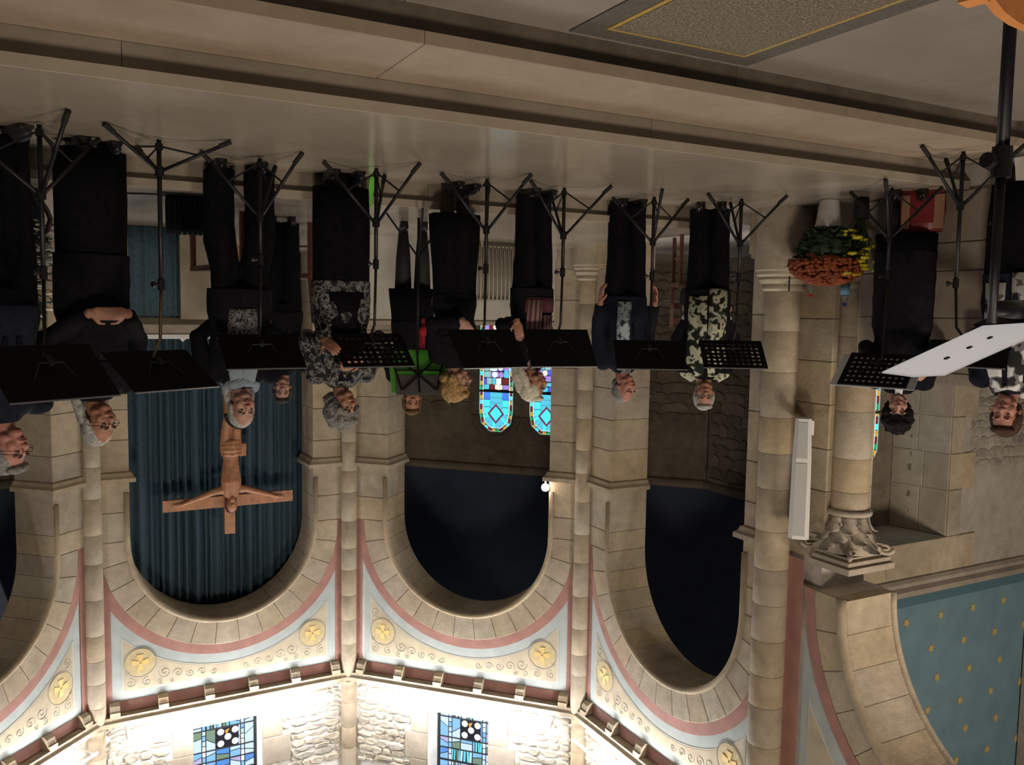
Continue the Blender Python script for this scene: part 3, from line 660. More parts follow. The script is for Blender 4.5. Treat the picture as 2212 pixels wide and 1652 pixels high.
# ---------------- ambulatory behind the apse
def s_on(F, p): return (Vector((*p, 0))-F.L).dot(F.t)
for i, nm in ((2, 'wall_ambulatory_back'), (3, 'wall_ambulatory_left'), (1, 'wall_ambulatory_east')):
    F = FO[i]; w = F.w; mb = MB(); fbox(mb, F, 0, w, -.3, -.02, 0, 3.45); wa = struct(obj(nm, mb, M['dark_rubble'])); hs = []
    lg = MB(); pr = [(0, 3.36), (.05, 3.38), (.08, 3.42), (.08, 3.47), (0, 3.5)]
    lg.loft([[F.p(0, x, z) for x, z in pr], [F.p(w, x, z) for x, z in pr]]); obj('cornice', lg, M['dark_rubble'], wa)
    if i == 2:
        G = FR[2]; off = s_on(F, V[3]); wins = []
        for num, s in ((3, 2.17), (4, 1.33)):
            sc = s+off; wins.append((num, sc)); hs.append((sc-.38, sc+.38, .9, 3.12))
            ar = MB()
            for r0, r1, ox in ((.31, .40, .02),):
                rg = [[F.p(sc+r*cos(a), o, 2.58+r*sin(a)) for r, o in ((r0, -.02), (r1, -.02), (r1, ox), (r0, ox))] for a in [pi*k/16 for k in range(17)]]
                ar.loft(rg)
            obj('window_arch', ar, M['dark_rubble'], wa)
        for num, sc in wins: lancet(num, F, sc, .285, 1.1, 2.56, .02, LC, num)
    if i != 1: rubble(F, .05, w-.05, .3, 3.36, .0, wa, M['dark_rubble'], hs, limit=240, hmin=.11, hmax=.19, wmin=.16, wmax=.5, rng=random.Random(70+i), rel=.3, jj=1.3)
    vt = MB(); n = 10; inner = FR[i]; rings = []
    for k in range(n+1):
        a = pi/2*k/n; q = sin(a); z = 3.48+1.9*q; m = 1-cos(a)
        P0 = F.L.lerp(inner.L, m*.8); P1 = (F.L+F.t*F.w).lerp(inner.L+inner.t*inner.w, m*.8)
        rings.append([P0+Vector((0, 0, z)), P1+Vector((0, 0, z)), P1+Vector((0, 0, z+.1)), P0+Vector((0, 0, z+.1))])
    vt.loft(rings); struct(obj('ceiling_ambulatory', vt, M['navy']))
# ---------------- floors and steps
def slabs(parent, x0, x1, y0, y1, z0, z1, lx, ly, mat, rng, name='slab', g=.0015):
    y = y0; r = 0
    while y < y1-.05:
        e = min(y+ly, y1); e = y1 if y1-e < .2 else e; x = x0-(lx*.5 if r % 2 else 0)*1.
        while x < x1:
            f = min(x+lx*rng.uniform(.85, 1.15), x1); a = max(x, x0)
            if f-a > .02:
                mb = MB(); c = .003; mb.box((a+g, y+g, z0), (f-g, e-g, z1-c))
                mb.add([(a+g, y+g, z1-c), (f-g, y+g, z1-c), (f-g, e-g, z1-c), (a+g, e-g, z1-c), (a+g+c, y+g+c, z1), (f-g-c, y+g+c, z1), (f-g-c, e-g-c, z1), (a+g+c, e-g-c, z1)],
                       [(0, 1, 5, 4), (1, 2, 6, 5), (2, 3, 7, 6), (3, 0, 4, 7), (4, 5, 6, 7)]); obj(name, mb, mat, parent)
            x = f
        y = e; r += 1
rng = random.Random(21)
b = MB(); b.box((-9, -3, -.44), (4, 3.42, -.352)); nave = struct(obj('floor', b, M['mortar']))
slabs(nave, -8, 3, -.5, 3.40, -.36, -.34, 1.5, .98, M['nave'], rng)
b = MB(); b.box((-5.70, 3.97, -.44), (4, 5.9, -.056)); b.box((-5.70, 3.41, -.44), (4, 3.97, -.226)); b.box((-9, 3.41, -.44), (-5.71, 5.9, -.352)); pod = struct(obj('floor_podium', b, M['mortar']))
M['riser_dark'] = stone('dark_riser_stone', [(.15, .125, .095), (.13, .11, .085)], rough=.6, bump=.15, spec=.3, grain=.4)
def risers(parent, x0, x1, y, th, z0, z1, lx, mat='riser'):
    x = x0
    while x < x1:
        e = min(x+lx*rng.uniform(.85, 1.15), x1); mb = MB(); mb.box((x+.0015, y, z0), (e-.0015, y+th, z1)); obj('riser', mb, M[mat], parent); x = e
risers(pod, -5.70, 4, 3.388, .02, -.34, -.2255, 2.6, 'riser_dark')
slabs(pod, -5.70, 4, 3.345, 3.944, -.225, -.17, 2.2, .9, M['step'], rng, 'step_slab')
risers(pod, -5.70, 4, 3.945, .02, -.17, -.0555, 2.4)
slabs(pod, -5.70, 4, 3.895, 5.86, -.055, 0, 40, 1.97, M['podium'], rng)
b = MB(); b.box((-9.5, 5.9, -.1), (4, 15.5, .10)); b.box((-5.2, 5.90, .10), (4, 9.4, .124)); plat = struct(obj('floor_platform', b, M['mortar']))
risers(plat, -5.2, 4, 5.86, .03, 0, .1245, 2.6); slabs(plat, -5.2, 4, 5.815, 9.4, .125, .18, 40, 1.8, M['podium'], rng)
b = MB(); b.box((-9.5, 9.4, .10), (4, 15.5, .18)); obj('paving', b, M['podium'], plat)
# carpet in the nave
cr = empty('carpet', (-2.57, 1.0, -.34)); tag(cr, 'speckled beige carpet runner with gold line and dark border on the floor below the steps', 'carpet')
b = MB(); b.box((-.52, -3, 0), (.52, 2.35, .006)); obj('border', b, M['rugdark'], cr)
b = MB(); b.box((-.40, -3, .006), (.40, 2.235, .009)); obj('gold_line', b, M['ruggold'], cr)
b = MB(); b.box((-.375, -3, .009), (.375, 2.21, .012)); obj('field', b, M['rug'], cr)
# ================================================================ LIGHT FITTINGS IN THE APSE
LEDNAME = ['of the bay cut off by the frame', 'of the curtained bay with the crucifix', 'of the bay with two lancet windows', 'of the bay beside the white loudspeaker']
for i in range(4):
    F = FR[i]; t = empty('light_bar', F.p(F.w/2, .0, 5.84)); tag(t, 'thin white light bar on the cornice '+LEDNAME[i], 'light', 'light bars on the cornice')
    o = t.location; mb = MB(); mb.tube([F.p(.30, .29, 5.93)-o, F.p(F.w-.30, .29, 5.93)-o], .014, 8); obj('lit_tube', mb, M['led'], t)
    for s in (.32, F.w/2, F.w-.32):
        mb = MB(); mb.tube([F.p(s, .03, 5.84)-o, F.p(s, .10, 5.90)-o, F.p(s, .282, 5.945)-o], .008, 6); obj('bracket', mb, M['steel'], t)
F = FR[2]; t = empty('spotlight', F.p(.50, .02, 2.95)); tag(t, 'small round spotlight glaring on the stone arch with the two lancet windows', 'light')
mb = MB(); d = (Vector((0, 0, 1.0))-Vector(t.location)).normalized()
mb.tube([-d*.08+Vector((0, 0, .08)), d*.02+Vector((0, 0, .08))], [.035, .05], 14); obj('housing', mb, M['spk'], t)
mb = MB(); mb.ell(Vector((0, 0, .08))+d*.02, (.042, .042, .042), 0, 28, 18); obj('lens', mb, M['lamp'], t, smooth=True)
mb = MB(); mb.tube([(0, 0, .0), (0, 0, .05)], .01, 6); obj('bracket', mb, M['spk'], t)

# ================================================================ CURTAIN, CRUCIFIX, ALTAR
def cloth_sheet(F, s0, s1, z0, z1, o, amp, n, seed, mat, name):
    rng = random.Random(seed); ph = 0; N = n*8; row = []; k = 0
    off = []
    while len(off) <= N:
        wv = rng.choice((4, 5, 6, 8, 11, 15)); am = amp*rng.uniform(.35, 1.5)
        off += [am*(.5-.5*cos(2*pi*q/wv)) for q in range(wv)]
    mb = MB(); vs = []; zs = [z0, z0+(z1-z0)*.33, z0+(z1-z0)*.66, z1]
    for z in zs:
        g = .85+.15*(z-z0)/(z1-z0)
        vs += [F.p(s0+(s1-s0)*q/N, o+off[q]*g, z) for q in range(N+1)]
    K = N+1; fs = [(j*K+q, j*K+q+1, (j+1)*K+q+1, (j+1)*K+q) for j in range(3) for q in range(N)]
    mb.add(vs, fs); ob = obj(name, mb, mat, smooth=True); so = ob.modifiers.new('thick', 'SOLIDIFY'); so.thickness = .004; return ob
c = cloth_sheet(FR[1], .25, 2.90, .19, 4.95, -.66, .10, 30, 3, M['teal'], 'curtain')
tag(c, 'tall dark teal pleated curtain filling the arch behind the crucifix', 'curtain')
F = FR[1]; cx = empty('crucifix', F.p(1.50, -.13, .18)); tag(cx, 'carved wooden crucifix with figure in front of the teal curtain', 'crucifix')
cx.rotation_euler = (0, 0, atan2(F.t.y, F.t.x))       # local x along the wall, -y towards the apse
mb = MB(); mb.box((-.062, -.02, .05), (.062, .03, 3.545)); obj('upright_beam', mb, M['wood'], cx)
mb = MB(); mb.box((-.78, -.03, 3.06), (.78, .02, 3.20)); obj('cross_beam', mb, M['wood'], cx)
mb = MB(); mb.box((-.30, -.25, 0), (.30, .25, .05)); mb.box((-.16, -.12, .05), (.16, .12, .16)); obj('foot', mb, M['wood'], cx)
mb = MB(); by = -.10                                     # the figure: one continuous carving
mb.ell((0, by-.03, 3.16), (.066, .075, .092)); mb.tube([(0, by, 3.10), (0, by+.01, 3.0)], .04, 8, ends=True)
mb.tube([(.0, by+.01, 2.98), (0, by, 2.86), (.0, by, 2.72), (0, by, 2.60), (.0, by, 2.48)], [.11, .125, .105, .09, .105], 12, ends=True)
for s in (-1, 1):
    mb.tube([(s*.10, by+.01, 2.97), (s*.19, by+.015, 2.985), (s*.38, by+.03, 3.05), (s*.56, by+.05, 3.115)], [.055, .043, .034, .024], 8, ends=True)
    mb.ell((s*.60, by+.055, 3.125), (.045, .016, .026)); 
    for q in range(4): mb.tube([(s*.63, by+.05, 3.145-.013*q), (s*.665, by+.035, 3.142-.013*q)], .007, 6, ends=True)
    mb.tube([(s*.055, by, 2.47), (s*.058, by-.035, 2.22), (s*.045, by-.06, 2.06), (s*.035, by-.01, 1.86), (s*.025, by+.02, 1.64)], [.078, .062, .048, .045, .03], 10, ends=True)
    mb.ell((s*.022, by-.02, 1.59), (.028, .035, .065))
link('figure', fuse(mb, .009, 3), M['wood'], cx)
mb = MB()
for z, r in ((2.52, .115), (2.47, .122), (2.42, .120), (2.37, .112)): mb.lathe([(r-.02, z-.03), (r, z-.02), (r+.006, z), (r, z+.02), (r-.02, z+.03)], (0, by-.005, 0), 18)
mb.ell((-.135, by, 2.50), (.04, .035, .05)); mb.box((-.185, by-.03, 2.40), (-.11, by+.02, 2.56)); link('loincloth', fuse(mb, .010, 2, .006, 30), M['wood'], cx)
mb = MB(); mb.ell((0, by-.005, 3.185), (.075, .085, .085)); mb.ell((0, by+.03, 3.13), (.072, .05, .12)); link('hair', fuse(mb, .009, 2, .006, 60), M['redwood'], cx)
mb = MB(); mb.tube([(0, by-.10, 3.155), (0, by-.125, 3.135)], [.008, .012], 6, ends=True); mb.ell((0, by-.075, 3.085), (.035, .03, .04)); obj('face_relief', mb, M['wood'], cx)
# altar
al = empty('altar', (-1.0, 8.95, .18)); tag(al, 'stone altar with white cloth edge and teal hanging below the crucifix', 'altar')
mb = MB(); mb.loft([[(x0, y0, z), (x1, y0, z), (x1, y1, z), (x0, y1, z)] for x0, x1, y0, y1, z in ((-.62, .62, -.36, .40, .84), (-.72, .72, -.41, .45, .875), (-.80, .80, -.45, .5, .90), (-.80, .80, -.45, .5, .99))]); obj('slab', mb, M['lime_g'], al)
mb = MB(); mb.box((-.36, -.44, 0), (-.06, -.05, .85)); obj('support', mb, M['lime_g'], al)
mb = MB(); mb.box((.38, -.44, 0), (.66, .36, .85)); obj('support', mb, M['lime_g'], al)
mb = MB(); mb.box((-.82, -.47, .99), (.82, .52, 1.005)); mb.add([(-.80, -.472, 1.0), (.8, -.472, 1.0), (.8, -.472, 1.03), (-.80, -.472, 1.03), (-.80, -.46, 1.0), (.8, -.46, 1.0), (.8, -.46, 1.03), (-.80, -.46, 1.03)], [(0, 1, 2, 3), (4, 7, 6, 5), (0, 3, 7, 4), (1, 5, 6, 2), (3, 2, 6, 7)])
mb.prism([(-.13, -.455, 1.0), (-.02, -.455, 1.0), (-.07, -.455, 1.06)], (0, .01, 0)); obj('altar_cloth', mb, M['whitecloth'], al)
cl = cloth_sheet(Frame((-1.06, 8.60), (-.60, 8.60)), 0, .46, .19, 1.0, -.02, .03, 7, 9, M['teal'], 'antependium'); cl.name = 'hanging'; cl.parent = al; cl.location = (1.0, -8.95, -.18)
# low whitewashed wall and radiator in front of the ambulatory
wl_ = MB(); wl_.box((-4.93, 8.24, .18), (-2.3, 8.36, 1.02)); lw = struct(obj('wall_low', wl_, M['wallwhite']))
mb = MB(); mb.box((-4.95, 8.21, 1.02), (-2.28, 8.39, 1.06)); obj('coping', mb, M['lime_g'], lw)
mb = MB(); mb.box((-4.93, 8.225, .18), (-2.3, 8.24, .32)); obj('plinth', mb, M['wallwhite'], lw)
ra = empty('radiator', (-4.33, 8.17, .18)); tag(ra, 'cream column radiator on the low white wall behind the singers', 'radiator')
for k in range(20):
    mb = MB(); x = -.46+.92*k/19; mb.tube([(x, -.03, .06), (x, -.03, .60)], .011, 8); mb.tube([(x, .03, .06), (x, .03, .60)], .011, 8); mb.ell((x, 0, .06), (.014, .045, .02)); mb.ell((x, 0, .60), (.014, .045, .02)); obj('column', mb, M['rad'], ra, smooth=True)
for z in (.05, .61):
    mb = MB(); mb.tube([(-.47, 0, z), (.47, 0, z)], .014, 8); obj('header_pipe', mb, M['rad'], ra, smooth=True)
for x in (-.35, .35):
    mb = MB(); mb.box((x-.012, -.02, 0), (x+.012, .02, .06)); obj('foot', mb, M['rad'], ra)

# ================================================================ SPEAKER, PLANTS, BOTTLES, BAGS
sp = empty('column_loudspeaker', (-5.43, 5.06, 1.74)); sp.rotation_euler = (0, 0, YAW+.32)
tag(sp, 'tall white column loudspeaker fixed to the stone pier', 'loudspeaker')
def spk_ring(z, w, d, k=1.): return [(-w*.5, d*.5, z), (w*.5, d*.5, z), (w*.5*k, -d*.15, z), (w*.30, -d*.5, z), (-w*.30, -d*.5, z), (-w*.5*k, -d*.15, z)]
mb = MB(); mb.loft([spk_ring(0, .125, .11), spk_ring(.33, .150, .13), spk_ring(.36, .150, .13), spk_ring(1.0, .165, .13)]); obj('cabinet', mb, M['spk'], sp)
mb = MB(); mb.loft([[(-.036, -.060, .03), (.036, -.060, .03), (.036, -.057, .03), (-.036, -.057, .03)], [(-.043, -.0705, .325), (.043, -.0705, .325), (.043, -.066, .325), (-.043, -.066, .325)]]); obj('grille', mb, M['grille'], sp)
mb = MB(); mb.box((-.047, -.0705, .365), (.047, -.062, .97)); obj('grille', mb, M['grille'], sp)
mb = MB(); mb.box((-.085, .02, .02), (-.06, .10, .14)); obj('tilt_lever', mb, M['spk'], sp)
for z in (.02, .92):
    mb = MB(); mb.box((-.03, .04, z), (.03, .30, z+.04)); obj('wall_bracket', mb, M['spk'], sp)
def blossoms(mb, n, c, r, rr, rng, zmin=-.2, petal=True):
    for k in range(n):
        u = rng.uniform(zmin, 1); a = rng.uniform(0, 2*pi); q = sqrt(max(0, 1-u*u)); p = Vector((c[0]+r[0]*q*cos(a), c[1]+r[1]*q*sin(a), c[2]+r[2]*u))
        s = rng.uniform(.75, 1.25)*rr; mb.ell(p, (s, s, s*.65), 0, 7, 4)
pt = empty('potted_chrysanthemum', (-5.36, 4.83, 0)); tag(pt, 'rust orange chrysanthemum dome in a white pot by the stone pier', 'potted plant')
mb = MB(); mb.lathe([(.062, 0), (.075, .01), (.098, .19), (.104, .195), (.104, .215), (.09, .215), (.085, .17), (.0, .17)], n=28); obj('pot', mb, M['pot'], pt, smooth=True)
rng = random.Random(14)
lf = MB()
for k in range(300):
    a = rng.uniform(0, 2*pi); z = rng.uniform(.22, .52); rad = .09+.19*((z-.2)/.32)**.5*rng.uniform(.75, 1.0); c = Vector((rad*cos(a), rad*sin(a), z)); d = Vector((cos(a), sin(a), rng.uniform(-.6, .5))).normalized(); sd = d.cross(Vector((0, 0, 1))).normalized(); L = rng.uniform(.035, .06)
    lf.add([c-d*L, c+sd*L*.45+Vector((0, 0, .006)), c+d*L, c-sd*L*.45, c+Vector((0, 0, .014))], [(0, 1, 4), (1, 2, 4), (2, 3, 4), (3, 0, 4), (3, 2, 1, 0)])
lo = obj('foliage', lf, M['leaf'], pt); lo['kind'] = 'stuff'
st = MB()
for k in range(14): a = 2*pi*k/14; st.tube([(.03*cos(a), .03*sin(a), .17), (.10*cos(a), .10*sin(a), .34), (.20*cos(a), .20*sin(a), .52)], .005, 5)
obj('stems', st, M['leaf'], pt)
gm = MB(); gm.ell((0, 0, .40), (.235, .235, .15), 0, 20, 10); gm.tube([(0, 0, .18), (0, 0, .36)], [.07, .16], 14); link('foliage_mass', fuse(gm, .02, 1, .03, 18), M['leaf'], pt)
dm = MB(); dm.ell((0, 0, .50), (.25, .25, .14), 0, 20, 10); dm.box((-.4, -.4, .0), (.4, .4, .001)) if False else None; link('flower_mass', fuse(dm, .02, 2, .02, 20), M['rust'], pt)
bm_ = MB(); blossoms(bm_, 560, (0, 0, .49), (.275, .275, .165), .021, rng, -.12); bo = obj('blossoms', bm_, M['rust'], pt, smooth=True); bo['kind'] = 'stuff'
yl = empty('yellow_flowers', (-5.45, 4.60, 0)); tag(yl, 'spray of yellow daisies standing between the rust chrysanthemum and the black coat', 'flowers')
rng = random.Random(31); mb = MB(); mb.lathe([(.05, 0), (.06, .16), (.055, .16), (.05, .03), (0, .03)], n=18); obj('dark_pot', mb, M['rubber'], yl, smooth=True)
sts = MB(); heads = []
for k in range(36):
    z = rng.uniform(.24, .58); a = rng.uniform(0, 2*pi); rad = rng.uniform(.02, .14); p = Vector((rad*cos(a)+.04*(z-.3), rad*sin(a), z)); heads.append(p); sts.tube([(0, 0, .1), (p.x*.5, p.y*.5, .1+(z-.1)*.6), p], .003, 4)
obj('stems', sts, M['leaf'], yl)
for p in heads:
    mb = MB(); r = rng.uniform(.028, .044)
    for q in range(9): a = 2*pi*q/9; mb.ell(p+Vector((r*.55*cos(a), r*.55*sin(a), .002*sin(q))), (r*.5, r*.5, r*.35), 0, 6, 4)
    mb.ell(p+Vector((0, 0, .004)), (r*.4, r*.4, r*.4), 0, 6, 4); obj('flower_head', mb, M['yellow'], yl, smooth=True)
wf = empty('white_flower_arrangement', (.14, 6.46, .18)); tag(wf, 'green leaves with cream white flowers in a dark vase behind the singers', 'flowers')
rng = random.Random(9)
mb = MB(); mb.lathe([(.085, 0), (.10, .03), (.115, .18), (.105, .20), (.09, .2), (.09, .05), (0, .05)], n=24); obj('vase', mb, plain('dark_glaze', (.02, .022, .03), .3), wf, smooth=True)
mb = MB(); mb.box((-.035, -.118, .06), (.03, -.108, .14)); obj('tag', mb, plain('amber_tag', (.45, .22, .03), .5), wf)
lf = MB()
for k in range(240):
    a = rng.uniform(0, 2*pi); z = rng.uniform(.2, .80); rad = rng.uniform(.02, .18); c = Vector((rad*cos(a), rad*sin(a), z)); d = Vector((cos(a), sin(a), rng.uniform(-.3, .8))).normalized(); sd = d.cross(Vector((0, 0, 1))).normalized(); L = rng.uniform(.04, .08)
    lf.add([c-d*L, c+sd*L*.4, c+d*L, c-sd*L*.4, c+Vector((0, 0, .012))], [(0, 1, 4), (1, 2, 4), (2, 3, 4), (3, 0, 4), (3, 2, 1, 0)])
lo = obj('foliage', lf, plain('green_leaf', (.04, .075, .035), .55, noise_amt=.4, nscale=30), wf); lo['kind'] = 'stuff'
for k in range(34):
    a = rng.uniform(0, 2*pi); z = rng.choice((rng.uniform(.34, .52), rng.uniform(.6, .82))); rad = rng.uniform(.08, .2); p = Vector((rad*cos(a), rad*sin(a), z)); mb = MB(); r = rng.uniform(.022, .036)
    for q in range(6): t = 2*pi*q/6; mb.ell(p+Vector((r*.7*cos(t), r*.7*sin(t), .005)), (r*.55, r*.55, r*.3), 0, 6, 4)
    mb.ell(p, (r*.4, r*.4, r*.4), 0, 6, 4); obj('flower_head', mb, M['cream_petal'], wf, smooth=True)
mb = MB(); mb.tube([(0, 0, .1), (.01, 0, .8)], .008, 6); obj('stems', mb, M['leaf'], wf)
def bottle(loc, r, h, cap, label, lab, grp=None):
    t = empty('water_bottle', loc); tag(t, lab, 'bottle', 'water bottles on the pier ledge')
    mb = MB(); mb.lathe([(0, .0), (r*.9, 0), (r, .01), (r, h*.62), (r*.75, h*.75), (r*.36, h*.86), (r*.36, h*.92), (0, h*.92)], n=20); obj('body', mb, M['glass_clear'], t, smooth=True)
    mb = MB(); mb.lathe([(0, h*.88), (r*.46, h*.88), (r*.46, h), (0, h)], n=14); obj('cap', mb, cap, t)
    if label: mb = MB(); mb.lathe([(r+.001, h*.30), (r+.001, h*.62)], n=20); mb.lathe([(r+.001, h*.30), (r+.0015, h*.62)], n=20); obj('label', mb, label, t, smooth=True)
ldg = struct(empty('ledge', (0, 0, 0))); ldg.name = 'trim_20'
mb = MB(); mb.box((-6.15, 4.80, .55), (-5.62, 5.30, .585)); obj('ledge', mb, M['lime_g'], ldg)
bottle((-5.64, 5.24, .585), .028, .155, M['redcap'], None, 'small clear water bottle with red cap on the pier ledge')
bottle((-5.66, 4.90, .585), .036, .235, M['bluecap'], M['bluelabel'], 'clear water bottle with blue label and blue cap behind the rust flowers')
mb = MB(); mb.tube([(-5.42, 5.27, .70), (-5.43, 5.28, .66), (-5.44, 5.29, .60), (-5.45, 5.295, .40), (-5.46, 5.30, .20), (-5.46, 5.29, .008)], .006, 6); tag(obj('cable', mb, M['rubber']), 'short dark cable hanging down the base of the pier', 'cable')
# bags and small things on the floor
def carrier(name, loc, rz, w, d, h, mat, mat2, label, handle=True):
    t = empty(name, loc, rz); tag(t, label, 'bag'); rng = random.Random(len(label))
    def rg(z, k): return [(x*w/2*k+rng.uniform(-.008, .008), y*d/2*k+rng.uniform(-.008, .008), z) for x, y in ((-1, -1), (-.33, -1.05), (.33, -.95), (1, -1), (1.03, 0), (1, 1), (.33, 1.05), (-.33, .95), (-1, 1), (-1.03, 0))]
    mb = MB(); mb.loft([rg(0, .9), rg(h*.15, 1), rg(h*.5, 1.02), rg(h*.8, .97), rg(h, .9)]); obj('sack', mb, mat, t)
    if mat2:
        for x0, x1 in ((-.51, -.28), (.28, .47)): mb = MB(); mb.box((w*x0, -d/2-.012, h*.12), (w*x1, -d/2+.01, h*.94)); obj('side_stripe', mb, mat2, t)
    if handle: mb = MB(); mb.tube([(-w*.2, 0, h*.98), (-w*.15, 0, h+.10), (w*.15, 0, h+.10), (w*.2, 0, h*.98)], .009, 6); obj('handle', mb, mat, t)
carrier('shopping_bag', (-5.52, 4.13, 0), YAW+.5, .28, .12, .29, M['redbag'], M['tanbag'], 'red and tan shopping bag on the floor behind a music stand')
bg = empty('pleated_bag', (-.80, 6.02, .18), .1); tag(bg, 'black pleated bag lying on the platform in front of the altar', 'bag')
for k in range(8):
    x = -.11+.032*k; mb = MB(); mb.loft([[(x+.022*cos(t)*q, .07*sin(t)*q, z) for t in [2*pi*i/8 for i in range(8)]] for z, q in ((.012, .8), (.05, 1), (.2, .95), (.26, .6))]); obj('pleat', mb, M['blackcloth'], bg, smooth=True)
mb = MB(); mb.box((-.13, -.085, 0), (.15, .085, .012)); obj('base', mb, M['rubber'], bg)
mb = MB(); mb.tube([(-.13, 0, .02), (-.17, 0, .10), (-.15, 0, .2), (-.11, 0, .25)], .008, 6); obj('handle', mb, M['rubber'], bg)
mb = MB(); mb.tube([(-.13, -.03, .006), (.0, -.03, .008), (.2, .03, .008), (.36, .09, .006)], .006, 6); obj('strap', mb, M['rubber'], bg)
mb = MB(); mb.tube([(.06, 6.35, .19), (.05, 6.36, .24), (.01, 6.38, .30), (-.01, 6.4, .36), (.01, 6.42, .43), (.05, 6.44, .46)], .016, 8); tag(obj('hose_loop', mb, plain('dark_red_rubber', (.05, .012, .012), .6)), 'dark red curved hose loop standing beside the dark vase', 'hose')
gr = MB(); gr.loft([[(-1.985, 5.745, .003), (-1.945, 5.745, .003), (-1.945, 5.75, .003), (-1.985, 5.75, .003)], [(-1.98, 5.80, .20), (-1.94, 5.80, .20), (-1.94, 5.812, .20), (-1.98, 5.812, .20)]])
gr.box((-1.958, 5.742, .003), (-1.945, 5.757, .02)); tag(obj('green_folder', gr, M['green']), 'thin bright green folder leaning on the step behind a music stand', 'folder')
def wood_chair(name, loc, rz, mw, ms, label, w=.42, d=.42, hs=.45, hb=.85):
    t = empty(name, loc, rz); tag(t, label, 'chair')
    for sx in (-1, 1):
        for sy in (-1, 1):
            mb = MB(); top = hs if sy < 0 else hb; mb.loft([[(sx*(w/2-.02)+q*.016, sy*(d/2-.02)+r*.016+(.0 if z < hs else .05*(z-hs)/(hb-hs)), z) for q, r in ((-1, -1), (1, -1), (1, 1), (-1, 1))] for z in ((0, hs) if sy < 0 else (0, hs, top))]); obj('leg', mb, mw, t)
    mb = MB(); mb.loft([[(x*w/2*k, y*d/2*k, z) for x, y in ((-1, -1), (1, -1), (1, 1), (-1, 1))] for z, k in ((hs-.02, .97), (hs, 1.0), (hs+.02, .98))]); obj('seat', mb, ms, t)
    for z in (.2,):
        for sx in (-1, 1): mb = MB(); mb.tube([(sx*(w/2-.02), -d/2+.03, z), (sx*(w/2-.02), d/2-.03, z)], .01, 6); obj('stretcher', mb, mw, t)
    for z in (hb-.05, hb-.2):
        mb = MB(); yy = d/2-.02+.05*(z-hs)/(hb-hs); mb.loft([[(-w/2+.03+(w-.06)*q/6, yy+.03*sin(pi*q/6)-.008*e, z+f*.03) for e, f in ((-1, -1), (1, -1), (1, 1), (-1, 1))] for q in range(7)]); obj('back_rail', mb, mw, t)
    return t
wood_chair('wooden_chair', (-1.16, 6.60, .18), 2.9, M['redwood'], M['redwood'], 'orange brown wooden chair behind the woman with the black headband')
wood_chair('wooden_chair', (-2.05, 7.6, .18), 2.7, M['redwood'], M['redwood'], 'dark red wooden chair behind the tall grey haired woman')
wood_chair('wooden_chair', (-5.35, 6.35, .18), .5, M['redwood'], M['redwood'], 'dark wooden chair holding a grey bag beside the pier')
carrier('bag', (-5.33, 6.30, .665), .7, .32, .2, .30, plain('dark_grey_nylon', (.022, .022, .03), .7), None, 'dark grey bag standing on the chair beside the pier')
nc = wood_chair('wooden_chair', (-1.42, .62, -.34), -.2, M['orange'], M['orange'], 'orange wooden chair in the corner of the picture below the steps', w=.44, d=.42, hs=.44, hb=.79)

# ================================================================ MUSIC STANDS
def plate(w, h, cols, rows, th, x0, holes=True):
    """perforated plate in the xz plane, holes cut through"""
    mb = MB(); mx, mz = w*.06, h*.08; cw, ch = (w-2*mx)/cols, (h-2*mz)/rows; r = min(cw, ch)*.29
    def q(a, b, c, d): mb.add([(x, y, z) for y in (0, th) for x, z in ((a, b), (c, b), (c, d), (a, d))], [(0, 1, 2, 3), (7, 6, 5, 4), (0, 4, 5, 1), (1, 5, 6, 2), (2, 6, 7, 3), (3, 7, 4, 0)])
    if not holes: q(-w/2, 0, w/2, h); return mb
    q(-w/2, 0, -w/2+mx, h); q(w/2-mx, 0, w/2, h); q(-w/2+mx, 0, w/2-mx, mz); q(-w/2+mx, h-mz, w/2-mx, h)
    for i in range(cols):
        for j in range(rows):
            cx_, cz_ = -w/2+mx+cw*(i+.5), mz+ch*(j+.5); n = 8; vs = []
            for y in (0, th):
                for k in range(n): t = 2*pi*(k+.5)/n; vs.append((cx_+r*cos(t), y, cz_+r*sin(t)))
                for k in range(n):
                    t = 2*pi*(k+.5)/n; m = max(abs(cos(t)), abs(sin(t))); vs.append((cx_+cw/2*cos(t)/m, y, cz_+ch/2*sin(t)/m))
            fs = []
            for k in range(n):
                l = (k+1) % n; fs += [(k, l, n+l, n+k), (2*n+k, 3*n+k, 3*n+l, 2*n+l), (k, 2*n+k, 2*n+l, l)]
            mb.add(vs, fs)
            for sx in (-1, 1):
                for sz in (-1, 1):
                    mb.add([(cx_+sx*cw/2, 0, cz_+sz*ch/2), (cx_+sx*cw/2, 0, cz_+sz*ch/2*tan8), (cx_+sx*cw/2*tan8, 0, cz_+sz*ch/2)], [(0, 1, 2)])
                    mb.add([(cx_+sx*cw/2, th, cz_+sz*ch/2), (cx_+sx*cw/2, th, cz_+sz*ch/2*tan8), (cx_+sx*cw/2*tan8, th, cz_+sz*ch/2)], [(0, 1, 2)])
    return mb
tan8 = math.tan(pi/8)
